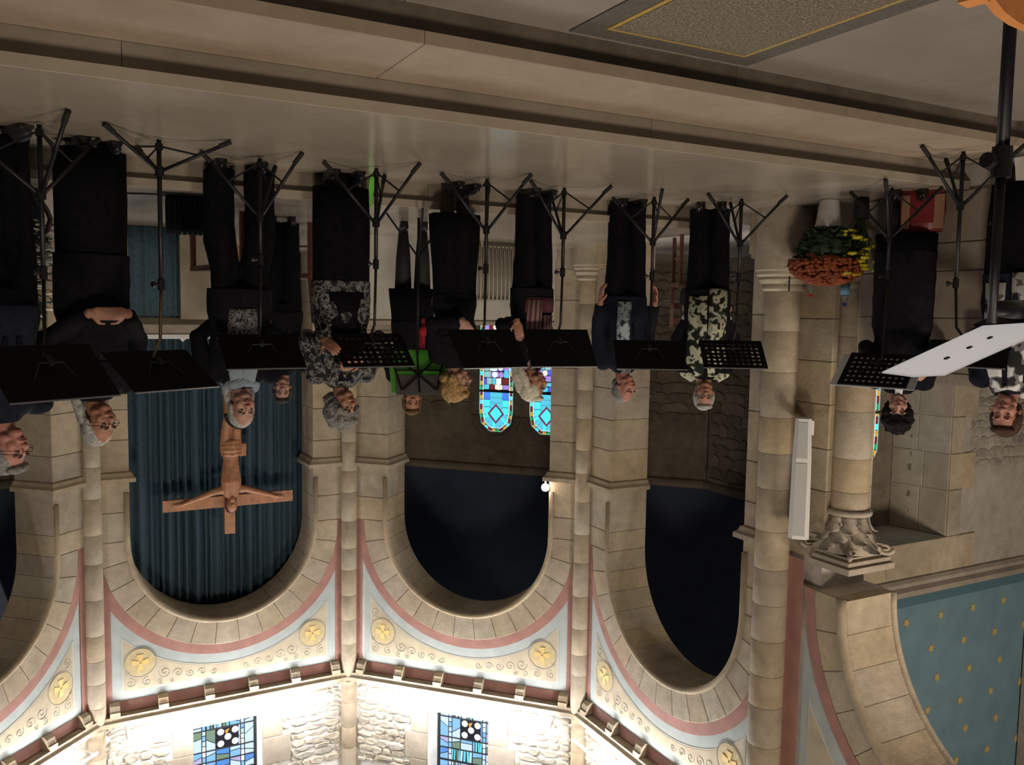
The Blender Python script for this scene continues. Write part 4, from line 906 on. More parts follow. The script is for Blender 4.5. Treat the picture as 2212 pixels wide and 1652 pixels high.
def music_stand(base, c, yaw, tilt, w, h, label, holes=True, legrot=.3, hub=.36, brass=False, paper=0., legl=.33, knob=.62, desk=True, thick=.011):
    """tripod stand: desk back faces local -y; desk centre c in world, base point on the floor"""
    z0 = base[2]; t = empty('music_stand', base, yaw); tag(t, label, 'music stand', 'black music stands of the choir')
    lc = Matrix.Rotation(-yaw, 3, 'Z') @ (Vector(c)-Vector(base)); top = Vector((lc.x, lc.y, lc.z))
    ur = Vector((0, -sin(tilt), cos(tilt)))
    neck = top-ur*.06+Vector((0, cos(tilt)*.05, -.03)); zs = knob
    mb = MB(); mb.tube([(0, 0, .02), (0, 0, zs)], thick*1.15, 10); obj('lower_tube', mb, M['black'], t, smooth=True)
    mb = MB(); mb.tube([(0, 0, zs), (neck.x*.2, neck.y*.2, neck.z-.10), (neck.x, neck.y, neck.z)], thick*.8, 10); obj('upper_tube', mb, M['brass'] if brass else M['black'], t, smooth=True)
    mb = MB(); mb.tube([(0, 0, zs-.03), (0, 0, zs+.03)], thick*1.7, 10); mb.tube([(0, 0, zs), (thick*3.4, 0, zs)], thick*.7, 8); mb.tube([(thick*3.4, 0, zs), (thick*5, 0, zs)], thick*1.4, 8); obj('clamp', mb, M['black'], t)
    mb = MB(); mb.tube([(0, 0, hub-.03), (0, 0, hub+.025)], thick*2.1, 12); obj('hub', mb, M['black'], t)
    mb = MB(); mb.tube([(0, 0, .04), (0, 0, .075)], thick*1.8, 10); obj('lower_hub', mb, M['black'], t)
    for k in range(3):
        a = legrot+2*pi*k/3; d = Vector((cos(a), sin(a), 0)); lg = MB(); lg.tube([d*.02+Vector((0, 0, hub-.01)), d*legl+Vector((0, 0, .018))], .0105, 8); lo = obj('leg', lg, M['black'], t, smooth=True)
        ft = MB(); ft.tube([d*(legl-.05)+Vector((0, 0, .018+(hub-.03)*.05/legl*1.0)), d*(legl+.012)+Vector((0, 0, .012))], .0145, 8); obj('rubber_foot', ft, M['rubber'], lo)
        br = MB(); m = .55; br.tube([d*.02+Vector((0, 0, .058)), d*legl*m+Vector((0, 0, hub-.01-(hub-.03)*m))], .006, 6); br.ell(d*legl*m+Vector((0, 0, hub-.01-(hub-.03)*m)), (.011, .011, .011), 0, 8, 5); obj('brace', br, M['black'], t)
    R = Matrix(((1, 0, 0), (0, cos(tilt), -sin(tilt)), (0, sin(tilt), cos(tilt)))).to_4x4()
    dk = plate(w, h, 10, 6, .003, 0, holes); org = top-ur*h/2
    tf = Matrix.Translation(org) @ R
    def put(mb, name, mat, par=t):
        mb.v = [tuple(tf @ Vector(v)) for v in mb.v]; return obj(name, mb, mat, par)
    d = put(dk, 'desk', M['desk'])
    lip = MB(); lip.box((-w/2, .0, -.004), (w/2, .055, .0)); lip.box((-w/2, .052, 0), (w/2, .055, .014)); put(lip, 'lip', M['desk'], d)
    eg = MB(); eg.box((-w/2, -.002, h-.002), (w/2, .006, h+.003)); put(eg, 'edge', plain_edge, d)
    bk = MB(); bk.tube([(-.10, -.002, h*.62), (-.055, -.028, h*.40), (.055, -.028, h*.40), (.10, -.002, h*.62)], .0045, 6); bk.tube([(0, -.03, h*.30), (0, -.03, h*.44)], .016, 10); put(bk, 'bracket', M['black'], d)
    if paper:
        pp = MB(); pp.box((-w/2-paper, .006, .006), (w/2+paper, .009, h+.004)); o = put(pp, 'sheet_music', M['white']); o.parent = None; o.matrix_world = Matrix.Translation(base) @ Matrix.Rotation(yaw, 4, 'Z'); tag(o, 'white sheet music wider than its perforated desk, near the white loudspeaker', 'paper')
    return t
plain_edge = plain('worn_metal_edge', (.16, .16, .165), .35, .6)
SD = [  # base x, y, desk centre, yaw, tilt, w, h, holes, leg rotation, label
 ((.03, 4.96, 0), (.004, 4.622, 1.226), -.507, .838, .532, .357, False, .73, 'largest black music stand, in front of the women by the flower vase', dict(hub=.36, legl=.40, knob=.75)),
 ((-.53, 5.04, 0), (-.508, 4.866, 1.242), -.499, .988, .501, .34, False, -.23, 'black music stand with brass upper tube in front of the altar', dict(brass=True, hub=.19, legl=.36, knob=.79)),
 ((-1.12, 5.33, 0), (-1.142, 5.408, 1.174), -.034, .943, .483, .333, False, .0, 'black music stand in front of the person with a grey scarf and black headband', {}),
 ((-1.83, 5.28, 0), (-1.86, 5.412, 1.171), -.006, .911, .485, .331, True, -.02, 'perforated black music stand beside the bright green folder', {}),
 ((-2.61, 5.28, 0), (-2.61, 5.23, 1.158), -.089, .757, .514, .337, False, .06, 'black music stand in front of the blonde woman', {}),
 ((-3.25, 5.33, 0), (-3.263, 5.365, 1.164), .204, .717, .506, .342, False, 1.6, 'black music stand in front of the singer with long white hair', {}),
 ((-4.07, 5.36, 0), (-3.971, 5.227, 1.212), .488, .939, .525, .34, False, .52, 'black music stand in front of the man with a pale blue scarf', {}),
 ((-4.67, 5.06, 0), (-4.624, 5.042, 1.205), .55, .956, .481, .34, True, 1.51, 'perforated black music stand in front of the woman in the leaf print tunic', {}),
 ((-5.10, 4.06, 0), (-4.985, 4.01, 1.263), 1.184, .921, .45, .345, True, .36, 'perforated black music stand with white sheets in front of the curly haired woman', dict(paper=.05)),
 ((-5.12, 3.56, -.17), (-5.03, 3.40, 1.12), 1.10, 1.05, .46, .31, False, 1.13, 'black music stand behind the tilted white folder', dict(knob=.85)),
]
for b_, c_, y_, t_, w_, h_, ho, lr, lb, kw in SD: music_stand(b_, c_, y_, t_, w_, h_, lb, ho, lr, **kw)
# foreground stand with the white folder
fs_ = empty('music_stand', (-2.20, 1.42, -.327)); tag(fs_, 'tall black stand in the foreground carrying a tilted white folder', 'music stand'); o = Vector(fs_.location)
mb = MB(); mb.tube([(0, 0, .04), (0, 0, .84)], .0165, 12); obj('lower_tube', mb, M['black'], fs_, smooth=True)
mb = MB(); mb.tube([(0, 0, .84), (0, 0, 1.24)], .0125, 12); obj('upper_tube', mb, M['black'], fs_, smooth=True)
mb = MB(); mb.tube([(0, 0, .78), (0, 0, .86)], .025, 12); mb.tube([(0, 0, .82), (.045, .0, .82)], .010, 8); mb.tube([(.045, 0, .82), (.065, 0, .82)], .020, 10); mb.tube([(0, 0, .80), (-.04, .01, .80)], .012, 8); obj('clamp', mb, M['black'], fs_)
for k in range(3):
    a = .4+2*pi*k/3; d = Vector((cos(a), sin(a), 0)); mb = MB(); mb.tube([Vector((0, 0, .12)), d*.22+Vector((0, 0, .05)), d*.36+Vector((0, 0, .014))], .014, 8); obj('leg', mb, M['black'], fs_, smooth=True)
A_ = Vector((-1.9543, 1.5579, 1.0466)); B_ = Vector((-1.9595, 1.3912, 1.0466)); w_ = (B_-A_).normalized(); h_ = Vector((w_.y, -w_.x, 0)); tau = R_(16); s_ = h_*cos(tau)-Vector((0, 0, sin(tau))); n_ = s_.cross(w_).normalized()
n_ = n_ if n_.z > 0 else -n_
def slab4(P, th):
    mb = MB(); mb.prism([p-o for p in P], n_*th); return mb
dk = slab4([A_+s_*.415-w_*.0+n_*-.016, A_+s_*.95-n_*.016, B_+s_*.95-n_*.016, B_+s_*.475-n_*.016], .006); d = obj('desk', dk, M['desk'], fs_)
mb = MB(); mb.tube([Vector((0, 0, 1.20)), (A_+s_*.52+w_*.10-n_*.03)-o], [.02, .03], 10); mb.ell((A_+s_*.52+w_*.10-n_*.03)-o, (.045, .045, .03)); obj('tilt_joint', mb, M['black'], fs_, smooth=True)
mb = slab4([A_, A_+s_*.75, B_+s_*.75+w_*.04, B_+w_*.0+s_*.02, A_+w_*.10+s_*-.01], .004); wfld = obj('white_folder', mb, M['folder']); wfld.location = o; tag(wfld, 'white folder with three small rivets tilted on the foreground stand', 'folder')
for t in (.14, .24, .335):
    mb = MB(); c = A_+s_*t+w_*.095-n_*.002-o; mb.obox(c, s_*.008, w_*.004, n_*.002); obj('rivet', mb, M['black'], wfld)

# ================================================================ PEOPLE
SK = {'pale': plain('skin_fair', (.42, .225, .165), .55, noise_amt=.06, nscale=60), 'warm': plain('skin_warm', (.38, .18, .115), .55, noise_amt=.06, nscale=60), 'red': plain('skin_ruddy', (.42, .185, .14), .55, noise_amt=.06, nscale=60)}
HR = {'grey': plain('grey_hair', (.22, .215, .21), .75, spec=.12, noise_amt=.45, nscale=70), 'silver': plain('silver_hair', (.36, .355, .34), .75, spec=.12, noise_amt=.4, nscale=70), 'white': plain('white_hair', (.62, .58, .48), .75, spec=.12, noise_amt=.25, nscale=60),
      'blonde': plain('blonde_hair', (.36, .23, .10), .75, spec=.12, noise_amt=.4, nscale=60), 'brown': plain('brown_hair', (.055, .030, .020), .75, spec=.12, noise_amt=.4, nscale=60), 'black': plain('black_hair', (.012, .010, .010), .75, spec=.08, noise_amt=.4, nscale=60),
      'dark': plain('dark_grey_hair', (.045, .042, .040), .75, spec=.12, noise_amt=.4, nscale=60), 'ginger': plain('light_brown_hair', (.14, .075, .040), .75, spec=.12, noise_amt=.4, nscale=60)}
EYEW = plain('eye_white', (.36, .32, .29), .35); IRIS = plain('iris', (.03, .025, .02), .3); LIP = plain('lips', (.27, .085, .075), .5); MOUTH = plain('mouth_dark', (.035, .012, .012), .6)
GLS = plain('spectacle_frame', (.03, .03, .04), .3, .3)
CL = {'camo': blotch('leaf_print_cloth', [(0, (.012, .014, .010)), (.44, (.09, .10, .07)), (.49, (.43, .44, .33)), (.62, (.30, .32, .24)), (.68, (.025, .028, .02))], 17, detail=1.5),
      'paisley': blotch('grey_print_cloth', [(0, (.015, .015, .017)), (.47, (.09, .09, .09)), (.55, (.22, .22, .21)), (.6, (.02, .02, .022))], 28, detail=3),
      'speckle': blotch('grey_speckled_cloth', [(0, (.03, .03, .035)), (.45, (.16, .16, .17)), (.52, (.32, .32, .33)), (.58, (.10, .10, .11))], 70, detail=4),
      'bluescarf': blotch('pale_blue_print_scarf', [(0, (.02, .03, .035)), (.42, (.10, .14, .16)), (.48, (.32, .38, .40)), (.66, (.06, .08, .09))], 20, detail=3, stretch=(1, 1, .7)),
      'greyscarf': plain('grey_knit_scarf', (.20, .245, .29), .95, noise_amt=.3, nscale=120), 'plumscarf': blotch('plum_striped_scarf', [(0, (.10, .035, .04)), (.3, (.24, .16, .16)), (.55, (.09, .04, .06)), (.75, (.28, .20, .19))], 9, stretch=(1, .2, .2), kind='wave'),
      'burgundy': plain('burgundy_cloth', (.07, .012, .02), .9, noise_amt=.2), 'bwscarf': blotch('black_white_scarf', [(0, (.02, .02, .02)), (.42, (.16, .16, .16)), (.47, (.55, .55, .54))], 9, detail=2),
      'red': plain('red_felt', (.30, .010, .022), .85), 'black': M['blackcloth'], 'navy': M['navycloth'], 'skirt': M['skirt'], 'white': plain('white_shirt', (.5, .5, .5), .8), 'tights': plain('black_tights', (.012, .010, .011), .7), 'patent': M['shoe'], 'greyshoe': plain('grey_shoe_leather', (.03, .03, .035), .5)}
def er(x, y, z, rx, ry, n=20): return [(x+rx*cos(2*pi*i/n), y+ry*sin(2*pi*i/n), z) for i in range(n)]
HD = {}
def hand(mb, wr, d, pn, side, curl=.5, k=1.0):
    """palm, four fingers of unequal length and a thumb leaving the side of the palm"""
    d = Vector(d).normalized(); pn = Vector(pn); pn = (pn-d*pn.dot(d)).normalized(); ac = d.cross(pn).normalized()*side
    wr = Vector(wr); pc = wr+d*.048*k
    rot = Matrix((ac, d, pn)).transposed()
    mb.ell(pc, (.041*k, .052*k, .016*k), 0, 12, 8, rot); mb.tube([wr-d*.02, wr+d*.02], [.026*k, .026*k], 10)
    for q, (x, L) in enumerate(((-.030, .066), (-.010, .078), (.011, .073), (.030, .056))):
        p = wr+d*.088*k+ac*x*k; dd = d.copy(); pts = [p-d*.02*k, p]
        for j in range(3):
            c_ = curl*(.55+.25*j); dd = (dd*cos(c_)+pn*sin(c_)).normalized() if j else (d*cos(curl*.5)+pn*sin(curl*.5)).normalized()
            p = p+dd*L*k*(.46, .32, .22)[j]; pts.append(p)
        mb.tube(pts, [.0095*k, .0092*k, .0088*k, .0082*k, .0068*k], 7, ends=True)
    t0 = wr+d*.025*k-ac*.030*k; t1 = t0+(-ac*.75+d*.6+pn*.25).normalized()*.036*k; t2 = t1+(d*.85-ac*.25+pn*.4).normalized()*.032*k
    mb.tube([t0+ac*.012*k, t0, t1, t2], [.014*k, .013*k, .0105*k, .0085*k], 7, ends=True)
ARM = {'down': [(.235, .03, 1.10), (.245, -.05, .86), (0, -.15, -1), (-1, 0, 0)], 'clasp': [(.255, .03, 1.10), (.10, -.19, .95), (-1, -.35, .05), (0, .9, -.3)], 'hold': [(.235, -.03, 1.12), (.17, -.25, 1.20), (-.25, -.55, .7), (-.7, .5, 0)],
       'chest': [(.245, -.02, 1.11), (.06, -.22, 1.24), (-.9, -.2, .4), (0, .9, -.3)], 'back': [(.235, .11, 1.12), (.06, .21, .96), (-.9, .1, -.3), (0, -1, 0)], 'pocket': [(.235, .06, 1.12), (.15, .02, .93), (-.25, .0, -1), (0, -1, 0)], 'folder': [(.235, -.02, 1.10), (.20, -.27, 1.12), (-.2, -.9, .3), (-.5, 0, .8)]}
def person(spec):
    g = spec.get; H = g('h'); k = H/1.70; fem = g('fem', True); P = Vector(g('at')); yaw = atan2(-P.x, P.y)-R_(g('turn', 0)) if False else None
    d = Vector((-P.x, -P.y, 0)).normalized(); phi = atan2(d.x, -d.y)-R_(g('turn', 0))
    wf_ = g('wide', 1.0); sh = (.175 if fem else .195)*wf_
    mb = MB()
    # head in its own frame, then turned on the neck
    hy, hp, hr = R_(-g('look', 0)), R_(g('nod', 0)), R_(g('tiltside', 0))
    HM = Matrix.Translation((0, -.012, 1.49)) @ Matrix.Rotation(hy, 4, 'Z') @ Matrix.Rotation(hr, 4, 'Y') @ Matrix.Rotation(hp, 4, 'X') @ Matrix.Translation((0, -.008, .093))
    def hadd(m, fn):
        n0 = len(m.v); fn(); m.v[n0:] = [tuple(HM @ Vector(v)) for v in m.v[n0:]]
    fw_ = g('face', 1.0)
    def head():
        mb.ell((0, .018, .030), (.073, .093, .088), 0, 20, 14); mb.ell((0, -.020, -.032), (.060*fw_, .070, .084), 0, 18, 12); mb.ell((0, -.050, -.090), (.034*fw_, .034, .027), 0, 12, 8)
        for s in (-1, 1):
            mb.ell((s*.036*fw_, -.055, -.034), (.027, .026, .030), 0, 10, 8); mb.ell((s*.033, -.076, .020), (.026, .013, .009), 0, 10, 6); mb.ell((s*.074, .012, -.012), (.010, .020, .032), 0, 10, 8); mb.ell((s*.012, -.093, -.031), (.010, .011, .009), 0, 8, 6); mb.ell((s*.045*fw_, -.02, -.075), (.018, .035, .022), 0, 10, 8)
        mb.tube([(0, -.078, .016), (0, -.094, -.008), (0, -.106, -.028)], [.009, .011, .0135], 8, ends=True); mb.ell((0, -.086, -.060), (.026, .012, .013), 0, 12, 8)
    hadd(mb, head)
    nk = HM @ Vector((0, .02, -.07)); mb.tube([nk, (0, .022, 1.44), (0, .03, 1.37)], [.054 if fem else .060, .055 if fem else .062, .075], 12, ends=True)
    mb.loft([er(0, .015, z, rx*wf_, ry) for z, rx, ry in ((.80, .12, .09), (.92, .155, .105), (1.04, .125, .09), (1.20, .145, .098), (1.33, .165, .09), (1.395, .13, .07), (1.43, .06, .05))])
    JT = {}
    for s in (-1, 1):
        pose = g('armL' if s > 0 else 'armR', 'down'); e, w, hd, pn = ARM[pose] if isinstance(pose, str) else pose
        S_ = Vector((s*sh, .02, 1.365)); E_ = Vector((s*e[0]*wf_, e[1], e[2])); W_ = Vector((s*w[0], w[1], w[2])); JT[s] = (S_, E_, W_)
        mb.tube([S_, S_.lerp(E_, .5), E_, E_.lerp(W_, .4), W_], [.048, .042, .036, .035, .024], 10, ends=True)
        hand(mb, W_, (s*hd[0], hd[1], hd[2]), (s*pn[0], pn[1], pn[2]), s, g('curl', .5), 1.0 if fem else 1.08)
        lg = g('legs', .085); mb.tube([(s*.085, .015, .88), (s*lg, .0, .50), (s*lg, .02, .10)], [.078, .050, .035], 10, ends=True); mb.ell((s*lg, -.05, .045), (.036, .10, .032), 0, 10, 6)
    sc = lambda m: setattr(m, 'v', [tuple(Vector(v)*k) for v in m.v])
    sc(mb); body = link('person', fuse(mb, .0062, 3), SK[g('skin', 'pale')], None, P, phi); tag(body, g('label'), 'person', 'choir singers dressed in black')
    def child(name, m, mat, vox=None, it=2, nz=0., ns=10., smooth=True, parent=body):
        sc(m)
        if vox: o_ = link(name, fuse(m, vox, it, nz, ns, len(g('label'))*.37), mat, parent)
        else: o_ = obj(name, m, mat, parent, smooth)
        return o_
    # face
    for s in (-1, 1):
        m = MB(); hadd(m, lambda: (m.ell((s*.031, -.0755, -.002), (.0135, .0100, .0062 if not g('closed') else .005), 0, 12, 8), m.ell((s*.031-g('gaze', 0)*.004, -.0835, -.002), (.006, .004, .006), 1, 10, 6)))
        child('eye', m, [SK[g('skin', 'pale')] if g('closed') else EYEW, IRIS])
        m = MB(); hadd(m, lambda: m.tube([(s*.013, -.0885, .0195), (s*.030, -.0885, .0265), (s*.050, -.075, .0205)], [.0035, .0042, .0022], 6)); child('eyebrow', m, HR[g('brow', g('hair', 'grey'))])
    op = g('mouth', 0.0)
    m = MB(); hadd(m, lambda: (m.tube([(-.024, -.087, -.0585), (-.008, -.0985, -.0555-op*.3), (0, -.0985, -.057-op*.3), (.008, -.0985, -.0555-op*.3), (.024, -.087, -.0585)], [.002, .004, .0045, .004, .002], 6),
                               m.tube([(-.024, -.087, -.0595), (0, -.098, -.0655-op), (.024, -.087, -.0595)], [.002, .0052, .002], 6), m.ell((0, -.0935, -.0605-op*.5), (.018, .005, .0015+op*.6), 1, 10, 6)))
    child('lips', m, [LIP, MOUTH])
    # hair
    hs = g('style', 'short'); m = MB()
    def cap(th=.012, back=.012, low=-.045, fringe=.055):
        m.ell((0, .024+back, .036), (.076+th, .092+th*.9, .090+th), 0, 20, 14); m.ell((0, .070+back, low), (.062+th, .045+th, .055), 0, 14, 10)
        for s in (-1, 1): m.ell((s*(.068+th*.5), .012+back, .015), (.014+th*.4, .038, .05), 0, 10, 8)
        m.ell((0, -.045, fringe+.037), (.058+th, .042, .022+th*.5), 0, 14, 8)
    def hair():
        if hs == 'short': cap(.010)
        elif hs == 'receding': m.ell((0, .034, .035), (.080, .090, .091), 0, 20, 14); m.ell((0, .075, -.04), (.062, .045, .055), 0, 14, 10); [m.ell((s*.073, .022, .0), (.011, .03, .045), 0, 10, 8) for s in (-1, 1)]
        elif hs == 'bob': cap(.024, .014, -.055, .045); [m.ell((s*.078, .022, -.03), (.022, .045, .06), 0, 12, 8) for s in (-1, 1)]; m.ell((-.03, -.055, .075), (.055, .034, .028), 0, 12, 8)
        elif hs == 'curly':
            cap(.030, .016, -.05, .058); rg = random.Random(3)
            for q in range(46): a = rg.uniform(0, 2*pi); b_ = rg.uniform(-.3, 1); r_ = sqrt(max(0, 1-b_*b_)); x_, y_ = .098*r_*cos(a), .03+.112*r_*sin(a); (y_ > -.05 or b_ > .6) and m.ell((x_, y_, .035+.112*b_), (.024, .024, .024), 0, 8, 6)
        elif hs == 'long':
            m.ell((0, .028, .030), (.086, .094, .092), 0, 20, 14); m.ell((0, -.03, .088), (.06, .05, .022), 0, 14, 8)
            for s in (-1, 1): m.tube([(s*.076, .02, .02), (s*.088, .03, -.06), (s*.10, .05, -.16), (s*.105, .06, -.24)], [.026, .030, .032, .022], 10, ends=True)
            m.tube([(0, .09, 0), (0, .105, -.10), (0, .115, -.25)], [.07, .075, .06], 12, ends=True)
        elif hs == 'thinlong':
            m.ell((0, .030, .037), (.082, .091, .092), 0, 20, 14); m.ell((0, .08, -.04), (.064, .05, .06), 0, 14, 10)
            for s in (-1, 1): m.ell((s*.074, .02, .0), (.013, .032, .05), 0, 10, 8); m.tube([(s*.070, .045, -.03), (s*.080, .06, -.10), (s*.088, .075, -.17), (s*.09, .08, -.22)], [.022, .028, .028, .018], 10, ends=True)
            m.tube([(0, .09, -.02), (0, .10, -.10), (0, .115, -.22)], [.06, .07, .05], 12, ends=True)
        elif hs == 'swept':
            m.ell((0, .030, .034), (.088, .098, .096), 0, 20, 14); m.ell((0, -.02, .10), (.065, .06, .026), 0, 14, 8)
            for s in (-1, 1): m.tube([(s*.078, .025, .02), (s*.082, .05, -.06), (s*.07, .09, -.15)], [.024, .034, .028], 10, ends=True)
            m.tube([(0, .09, 0), (0, .115, -.10), (0, .14, -.19)], [.07, .07, .05], 12, ends=True)
    hadd(m, hair); child('hair', m, HR[g('hair', 'grey')], .0065, 1, {'curly': .0075, 'bob': .005}.get(hs, .0035), 55 if hs == 'curly' else 40)
    if g('band'):
        m = MB(); hadd(m, lambda: m.tube([(.092*cos(t), .045+.012*cos(2*t), .030+.098*sin(t)) for t in [pi*q/16 for q in range(17)]], .011, 8)); child('headband', m, M['rubber'])
    if g('glasses'):
        m = MB()
        def gl_():
            for s in (-1, 1):
                m.tube([(s*.033+.0215*cos(2*pi*q/18), -.0985+.010*abs(cos(2*pi*q/18))*.4, -.004+.016*sin(2*pi*q/18)) for q in range(19)], .0017, 5)
                m.tube([(s*.054, -.095, .0), (s*.070, -.06, .002), (s*.080, .012, .0)], .0018, 5)
            m.tube([(-.012, -.099, -.001), (0, -.102, .002), (.012, -.099, -.001)], .0017, 5)
        hadd(m, gl_); child('glasses', m, GLS)
    # garments
    lower = g('lower', 'trousers'); m = MB()
    if lower == 'trousers':
        lg = g('legs', .085); LW = g('legw', 1.12)
        m.loft([er(0, .018, z, rx*wf_, ry) for z, rx, ry in ((.78, .165, .12), (.88, .182, .135), (.97, .172, .125), (1.03, .155, .115))])
        for s in (-1, 1): m.loft([er(s*x, y, z, r, r*1.08, 16) for z, r, x, y in ((.045, .072*LW, lg, .015), (.10, .070*LW, lg, .015), (.30, .071*LW, lg, .012), (.50, .075*LW, lg, .0), (.70, .092, .088, .012), (.84, .098, .085, .018))])
        child('trousers', m, CL[g('lowmat', 'skirt')], .011, 2, .007, 9)
    else:
        zh = g('hem', .2); fl = g('flare', .25); n = 32
        rings = [[(rx*wf_*(1+w*cos(9*2*pi*i/n+z*3))*cos(2*pi*i/n), .018+ry*(1+w*cos(9*2*pi*i/n+z*3))*sin(2*pi*i/n), z) for i in range(n)] for z, rx, ry, w in ((zh, fl, fl*.78, .045), (zh+(.9-zh)*.3, fl*.6+.078, fl*.5+.055, .035), (zh+(.9-zh)*.65, fl*.25+.14, fl*.2+.095, .02), (.90, .185, .135, .01), (1.03, .152, .115, 0))]
        m.loft(rings); child('skirt', m, CL[g('lowmat', 'skirt')])
        m = MB(); [m.tube([(s*g('legs', .085), .015, zh+.25), (s*g('legs', .085), .02, .30), (s*g('legs', .085), .025, .07)], [.056, .056, .037], 12) for s in (-1, 1)]
        sc(m); 
        for s in (-1, 1):
            m2 = MB(); m2.tube([(s*g('legs', .085), .015, zh+.25), (s*g('legs', .085), .02, .30), (s*g('legs', .085), .025, .07)], [.088, .064, .042], 12); child('stocking', m2, CL['tights'])
    for s in (-1, 1):
        m = MB(); lg = g('legs', .085); hh = g('heel', 0); m.ell((s*lg, -.055, .042), (.043, .115, .040), 0, 14, 8); m.ell((s*lg, .02, .055), (.042, .055, .052), 0, 12, 8); m.box((s*lg-.036, -.15, .0), (s*lg+.036, .06, .018))
        child('shoe', m, CL[g('shoe', 'patent')], .009, 2)
    hem = g('tophem', .86); m = MB(); eas = g('ease', 1.0)
    rings = [er(0, .016, z, rx*wf_*eas, ry*eas, 24) for z, rx, ry in ((hem, .192, .142), (.95, .190, .140), (1.05, .170, .125), (1.18, .178, .125), (1.30, .195, .120), (1.375, .175, .098), (1.42, .105, .078), (1.45, .075, .068))]
    m.loft(rings)
    for s in (-1, 1):
        S_, E_, W_ = JT[s]; cut = g('sleeve', .93); Wc = E_.lerp(W_, cut)
        m.tube([S_-Vector((s*.02, 0, 0)), S_.lerp(E_, .5), E_, E_.lerp(Wc, .5), Wc], [.072, .064, .056, .052, .046], 14, ends=False); m.ell(S_-Vector((s*.015, 0, .0)), (.075, .072, .062), 0, 12, 8); m.ell(E_, (.056, .056, .056), 0, 12, 8)
    jm = g('topmat', 'black'); jac = child(g('topname', 'jacket'), m, CL[jm], .0095, 2, .006, 11)
    fr_ = lambda z, x: -(.016+.0)  # front surface helper
    def front(z, x=0.):
        t = [(.86, .142, .192), (.95, .140, .190), (1.05, .125, .170), (1.18, .125, .178), (1.30, .120, .195), (1.375, .098, .175), (1.42, .078, .105), (1.46, .066, .075)]
        for (z0, y0, x0), (z1, y1, x1) in zip(t, t[1:]):
            if z <= z1 or z1 == 1.46: f = max(0, min(1, (z-z0)/(z1-z0))); ry = (y0+(y1-y0)*f)*eas; rx = (x0+(x1-x0)*f)*wf_*eas; break
        return .016-ry*sqrt(max(.05, 1-(x/rx)**2))
    def panel(name, pts, wd, mat, out=.014, th=.012):
        mm = MB(); rings = []
        for (x, z), wq in zip(pts, wd if isinstance(wd, (list, tuple)) else [wd]*len(pts)):
            r_ = []
            for q in range(5): xx = x-wq/2+wq*q/4; r_.append((xx, front(z, xx)-out-.004*(q % 2), z))
            rings.append(r_+[(p[0], p[1]+th, p[2]) for p in reversed(r_)])
        mm.loft(rings); return child(name, mm, mat)
    def neckring(name, mat, r=.075, t=.028, z=1.435, drop=.03):
        mm = MB(); mm.tube([(r*cos(a), .015+r*.92*sin(a), z+drop*sin(a)+.006*sin(5*a)) for a in [2*pi*q/24 for q in range(25)]], [t+.005*sin(7*q) for q in range(25)], 10); return child(name, mm, mat, .009, 1, .006, 30)
    for f in g('extra', []): f(dict(child=child, panel=panel, neckring=neckring, front=front, JT=JT, body=body, MB=MB, hadd=hadd, HM=HM, k=k))
    return body
def lapels(mat, w=.05, z1=1.02): return lambda c: [c['panel']('lapel', [(s*.055, 1.43), (s*.065, 1.30), (s*.03, z1)], [w*.6, w, w*.4], mat, .004) for s in (-1, 1)]
def shirt(mat, w=.10, z0=1.15): return lambda c: c['panel']('shirt_front', [(0, 1.45), (0, 1.38), (0, z0)], [w*.8, w, w*.45], mat, .002)
def scarf_ring(mat, **k): return lambda c: c['neckring']('scarf', mat, **k)
def tails(mat, xs, z0, w=.09, z1=1.42): return lambda c: [c['panel']('scarf_tail', [(x*.7, z1), (x, 1.25), (x*1.05, (1.25+z)/2), (x, z)], [w*.7, w, w, w*1.05], mat, .018) for x, z in zip(xs, z0)]
def necklace(c): 
    m = c['MB'](); m.tube([(.066*cos(a), .005+.068*sin(a), 1.44+.03*sin(a)) for a in [2*pi*q/20 for q in range(21)]], .004, 6); c['child']('necklace', m, M['white'])
def cuff(mat, side): 
    def f(c): m = c['MB'](); S_, E_, W_ = c['JT'][side]; m.tube([E_.lerp(W_, .84), E_.lerp(W_, 1.02)], [.049, .045], 12); c['child']('cuff', m, mat)
    return f
def pin(x, z, mat=None):
    def f(c): m = c['MB'](); m.ell((x, c['front'](z, x)-.012, z), (.011, .005, .014), 0, 8, 6); c['child']('brooch', m, mat or M['brass'])
    return f
